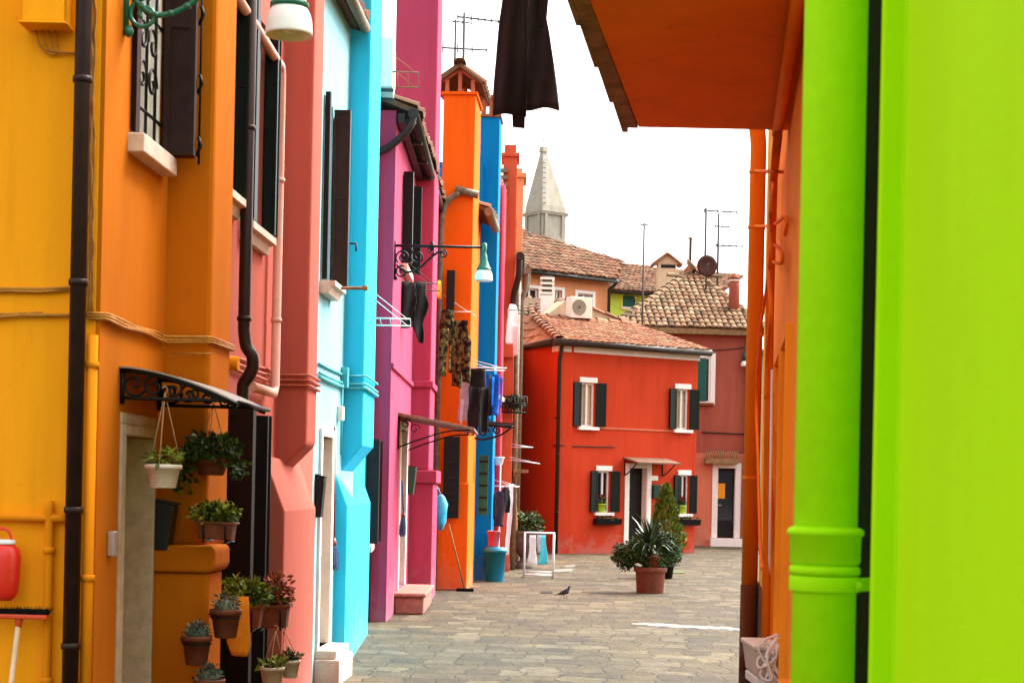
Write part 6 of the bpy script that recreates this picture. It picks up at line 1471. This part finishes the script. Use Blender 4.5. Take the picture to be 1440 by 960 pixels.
mb = MB(); WT.box(mb, -.005, UT(10.2), 0, at(1060, 820, 13.2).z, -.02, .012); mb.build('plinth', M['plinth'], TG)
pz = at(1060, 822, 13.1).z
xp = at(1060.5, 500, 13.15).x
tp = [(xp, 13.15, pz), (xp, 13.15, at(1060, 205, 13.15).z)] + curve([(xp, 13.15, at(1060, 200, 13.15).z), (xp - .03, 13.15, 4.45), (xp - .10, 13.15, 4.75)], 4)[1:]
pipe(TG, tp, .062, M['orange_pipe'], clips=[at(1060, y, 13.1).z for y in (240, 318, 672)], clipmat=M['orange_pipe'])
mb = MB().tube([(xp, 13.15, 0), (xp, 13.15, pz)], .068, 16); mb.build('downpipe_foot', M['plinth'], TG)
def wp(x, y, d): u, z = WT.px(x, y, d); return WT.P(u, z, d)
pipe(TG, [wp(1076, 965, .05), wp(1079, 700, .05), wp(1083, 420, .05), wp(1088, 250, .05), wp(1094, 190, .06)], .024, M['orange_pipe'], 'conduit')
pipe(TG, [wp(1080.5, 882, .035), wp(1086, 520, .035)], .008, M['whitestone'], 'pale_cable')
pipe(TG, [WT.P(UT(8.95), 3.44, .06), WT.P(UT(6.4), 3.44, .06)], .028, M['soffit'], 'conduit', clips=())
cb = MB(); rg = random.Random(44)
for (pts, r) in (([(1082, 310), (1084, 350), (1080, 395), (1074, 430), (1068, 470), (1066, 500), (1064, 540)], .010), ([(1088, 250), (1084, 300), (1088, 340), (1096, 350), (1100, 360), (1098, 370), (1086, 368)], .010), ([(1085, 315), (1082, 380), (1084, 440), (1079, 500), (1077, 560)], .011), ([(1058, 240), (1080, 241), (1100, 242)], .010), ([(1060, 318), (1085, 317), (1105, 305), (1104, 330)], .010), ([(1070, 470), (1064, 560), (1066, 640), (1069, 760), (1072, 800)], .009)):
    cb.tube(curve([wp(x, y, .10 if x < 1085 else .04) for x, y in pts], 5), r, 6)
cb.build('cable', M['soffit'], TG)
jb = MB(); u, z = WT.px(1069, 520); WT.box(jb, u - .12, u + .12, z - .25, z + .1, .0, .09); jb.build('meter_box', M['soffit'], TG, bevel=.008)
# overhanging eave: soffit, stone edge, tiles
ze = 3.49; q0 = Vector((.566, 9.1, ze)); dq = Vector((.157, 1, 0)); q1 = q0 - dq * 2.75
r0 = Vector((rx(9.1) + .02, 9.1, ze)); r1 = Vector((rx(6.35) + .02, 6.35, ze)); ins = Vector((.07, 0, 0))
mb = MB(); mb.prism([q0 + ins, r0, r1, q1 + ins], (0, 0, .05)); mb.build('soffit', M['soffit'], TG)
mb = MB(); mb.prism([q0 + Vector((0, .03, 0)), q0 + ins + Vector((-.002, .03, 0)), q1 + ins + Vector((-.002, 0, 0)), q1], (0, 0, .055))
for k in range(4):
    p = q0 - dq * (.55 + .70 * k); mb.prism([p, p + dq * .69, p + dq * .69 + Vector((-.032, 0, 0)), p + Vector((-.016, 0, 0))], (0, 0, .05))
mb.build('eave_edge', M['eavewood'], TG, bevel=.004)
tile_roof([q1 + Vector((.06, 0, .10)), q0 + Vector((.06, .0, .10)), Vector((rx(9.1), 9.08, ze + .48)), Vector((rx(6.35), 6.35, ze + .48))], M['tile_old'], TG, seed=51)
# trough with rope on the tangerine wall
a = at(1057, 955, 8.7)
BX = thing('plastic_trough', a, 'beige plastic trough with tangled white rope fixed low on the tangerine wall', 'trough')
xa = a.x; xb = rx(8.7) - .005; za, zb_ = at(1060, 948, 8.7).z, at(1060, 905, 8.7).z
mb = MB(); mb.add([(xa + .01, 8.55, za), (xb, 8.55, za), (xb, 9.0, za), (xa + .01, 9.0, za), (xa - .01, 8.53, zb_), (xb, 8.53, zb_), (xb, 9.02, zb_), (xa - .01, 9.02, zb_)], [(3, 2, 1, 0), (0, 1, 5, 4), (1, 2, 6, 5), (2, 3, 7, 6), (3, 0, 4, 7), (4, 5, 6, 7)]); mb.box((xa - .018, 8.52, zb_ - .02), (xb, 9.03, zb_ + .006)); mb.build('trough_body', M['beigebox'], BX, bevel=.008)
mb = MB(); mb.box((xa + .005, 8.56, za - .05), (xb, 8.98, za - .003)); mb.build('tray', M['whitestone'], BX, bevel=.006)
mb = MB(); mb.box((xb - .02, 8.6, za - .4), (xb + .0, 8.66, za - .04)); mb.box((xa + .03, 8.6, za - .09), (xb, 8.64, za - .052)); mb.build('bracket', M['iron'], BX)
mb = MB(); rg = random.Random(7)
for k in range(5):
    pts = [(xb - .03 - .02 * rg.random(), 8.5, zb_ + .05 + .03 * rg.random())] + [(xb - .02 - rg.uniform(.0, .12), 8.5 - rg.uniform(.0, .05), zb_ + rg.uniform(-.16, .06)) for _ in range(4)] + [(xa + .02 + .03 * k, 8.5, za - .06)]
    mb.tube(curve(pts, 5), .006, 6)
mb.build('rope', M['whitecloth'], BX)

# ================================================================ RIGHT: LIME GREEN HOUSE and its drainpipe
LG = thing('lime_green_house', (.586, 2.6, 0), 'lime green house wall with a thick lime green drainpipe at its end', 'house')
ya = 2.5; xl, xs_ = at(1266, 480, ya).x, at(1233, 480, ya).x                # facade runs with the lane, its end band stands proud
yn = 1.0; xn = xl - .1225 * (ya - yn)
mb = MB(); mb.prism([(xn, yn, 0), (xl, ya, 0), (xs_, ya, 0), (xs_ + .004, ya + .03, 0), (.80, 3.15, 0), (3.4, 3.15, 0), (3.4, yn, 0)], (0, 0, 4.5)); mb.build('wall', M['lime'], LG, bevel=.004)
cp = at(1166, 500, 2.72); rp_ = .0500
mb = MB().tube([(cp.x, 2.72, 0), (cp.x, 2.72, 4.4)], rp_, 40); dpn = mb.build('downpipe', M['lime_pipe'], LG)
z1, z2 = at(1160, 792, 2.67).z, at(1160, 744, 2.67).z
mb = MB().lathe((cp.x, 2.72, 0), [(rp_ + .001, z1 - .004), (rp_ + .0055, z1), (rp_ + .0065, z2 - .012), (rp_ + .010, z2 - .010), (rp_ + .011, z2 - .004), (rp_ + .008, z2), (rp_ + .001, z2 + .003)], 40); mb.build('pipe_socket', M['lime_pipe'], dpn)
mb = MB().lathe((cp.x, 2.72, 0), [(rp_ + .001, z1 - .020), (rp_ + .006, z1 - .018), (rp_ + .006, z1 - .008), (rp_ + .001, z1 - .004)], 40); mb.build('pipe_joint', M['lime_pipe'], dpn)
z3, z4 = at(1160, 834, 2.67).z, at(1160, 811, 2.67).z
mb = MB().lathe((cp.x, 2.72, 0), [(rp_ + .001, z3), (rp_ + .006, z3 + .001), (rp_ + .006, z4 - .001), (rp_ + .001, z4)], 40)
mb.ob((cp.x + rp_ - .004, 2.692, z3 + .002), (at(1232, 820, 2.72).x - cp.x - rp_ + .006, 0.045, 0), (0, .006, 0), (0, 0, z4 - z3 - .004)); bk = mb.build('pipe_bracket', M['lime_pipe'], dpn, bevel=.002)
mb = MB(); bc = Vector((at(1205, 822, 2.69).x, 2.695, (z3 + z4) / 2)); mb.tube([bc, bc + Vector((0, -.012, 0))], .0065, 10); mb.tube([bc + Vector((0, -.011, 0)), bc + Vector((0, -.017, 0))], .0045, 8); mb.build('bolt', M['lime_pipe'], bk)
# black boards added as deep shade in the gap between the two right-hand houses
DG = thing('shade_screen', (.62, 3.5, 0), 'added black gate in the gap between the lime green wall and its drainpipe', 'screen')
xg0, xg1 = .66, 1.6
for k in range(4):
    mb = MB(); a_ = xg0 + (xg1 - xg0) * k / 4; mb.box((a_ + .003, 3.50, 0), (a_ + (xg1 - xg0) / 4 - .003, 3.53, 4.4)); mb.build('shade_board', M['iron'], DG, bevel=.004)
for z in (.6, 2.0): MB().box((xg0, 3.535, z), (xg1, 3.57, z + .1)).build('rail', M['iron'], DG)

# ================================================================ trousers on the line overhead
yt_ = 12.0; m = yt_ / 2400
top = at(735, 0, yt_); o = Vector((top.x, yt_, top.z + .62)); 
def rowz(y): return o.z - at(735, y, yt_).z
def xx(x, y): return at(x, y, yt_).x - o.x
L1 = [(0, -.19, .02), (.2, -.20, .03), (rowz(0), xx(706, 0), xx(744, 0)), (rowz(70), xx(698, 70), xx(743, 70)), (rowz(120), xx(695, 120), xx(741, 120)), (rowz(163), xx(692, 163), xx(740, 163))]
L2 = [(rowz(155), xx(720, 155), xx(738.5, 155)), (rowz(178), xx(721, 178), xx(738, 178))]
L3 = [(0, -.02, .19), (.2, .0, .2), (rowz(0), xx(738, 0), xx(765, 0)), (rowz(45), xx(738, 45), xx(772, 45)), (rowz(90), xx(739, 90), xx(779, 90)), (rowz(152), xx(739, 152), xx(787, 157))]
L4 = [(0, .05, .2), (.3, .1, .2), (rowz(36), xx(760, 36), xx(768, 36))]
TR = thing('hanging_trousers', o, 'large black trousers hanging from the line high over the lane against the sky', 'laundry')
for k, (L_, mt_) in enumerate(((L1, M['black']), (L3, M['black2']))): garment([L_], o + Vector((0, .03 * k, 0)), Vector((1, 0, 0)), Vector((0, -1, 0)), random.Random(90 + k), nu=16, fold=.028, k=26, wob=.18).build('trouser_leg', mt_, TR, solid=.008)  # second leg in a lighter black: the paler fold is put into the colour
for L_ in (L2, L4): garment([L_], o + Vector((0, .03, 0)), Vector((1, 0, 0)), Vector((0, -1, 0)), random.Random(91), nu=10, fold=.012, k=20, wob=.1).build('lining', M['black2'], TR, solid=.006)
mb = MB(); rope(mb, (-1.55, 12.0, o.z + .25), (o.x, 12.0, o.z), .006, .02); rope(mb, (o.x, 12.0, o.z), (1.9, 12.0, 4.72), .006, .02)
tag(mb.build('washing_line', M['whitecloth'], None, loc=o), 'washing line strung across the lane above the hanging black trousers', 'rope')

# ================================================================ light, sky, camera
EL, AZ = R(48), None
ts = Vector((math.cos(EL) * .82, math.cos(EL) * .57, math.sin(EL)))     # towards the sun
sun = bpy.data.lights.new('sun', 'SUN'); so_ = bpy.data.objects.new('sun', sun); col.objects.link(so_)
sun.energy = 1.05; sun.angle = R(25); sun.color = (1.0, .93, .82)
so_.rotation_euler = ts.to_track_quat('Z', 'Y').to_euler()
w = bpy.data.worlds.new('World'); scene.world = w; w.use_nodes = True
t = w.node_tree; bg = t.nodes['Background']
sky = t.nodes.new('ShaderNodeTexSky'); sky.sky_type = 'NISHITA'; sky.sun_disc = False
sky.sun_elevation = EL; sky.sun_rotation = math.atan2(ts.x, ts.y); sky.dust_density = 6.0; sky.air_density = 1.2; sky.ozone_density = 1.0
hs_ = t.nodes.new('ShaderNodeHueSaturation'); hs_.inputs['Saturation'].default_value = .12; hs_.inputs['Value'].default_value = 1.0
t.links.new(sky.outputs[0], hs_.inputs['Color']); t.links.new(hs_.outputs[0], bg.inputs[0]); bg.inputs[1].default_value = .15
cam = bpy.data.cameras.new('camera'); co = bpy.data.objects.new('camera', cam); col.objects.link(co)
cam.sensor_width = 36; cam.sensor_fit = 'HORIZONTAL'; cam.lens = 36 * F / 1440
cam.shift_x = 0; cam.shift_y = (CY - 480) / 1440; cam.clip_end = 2000; cam.clip_start = .1
co.matrix_world = Matrix.Translation((0, 0, EYE)) @ Matrix.Rotation(R(90), 4, 'X') @ Matrix.Rotation(RHO, 4, 'Z')
cam.dof.use_dof = True; cam.dof.focus_distance = 26; cam.dof.aperture_fstop = 12
scene.camera = co
scene.view_settings.view_transform = 'Standard'; scene.view_settings.look = 'None'; scene.view_settings.exposure = 2.08; scene.view_settings.gamma = 1
scene.cycles.use_denoising = True
scene.cycles.max_bounces = 8; scene.cycles.diffuse_bounces = 4; scene.cycles.caustics_reflective = False; scene.cycles.caustics_refractive = False
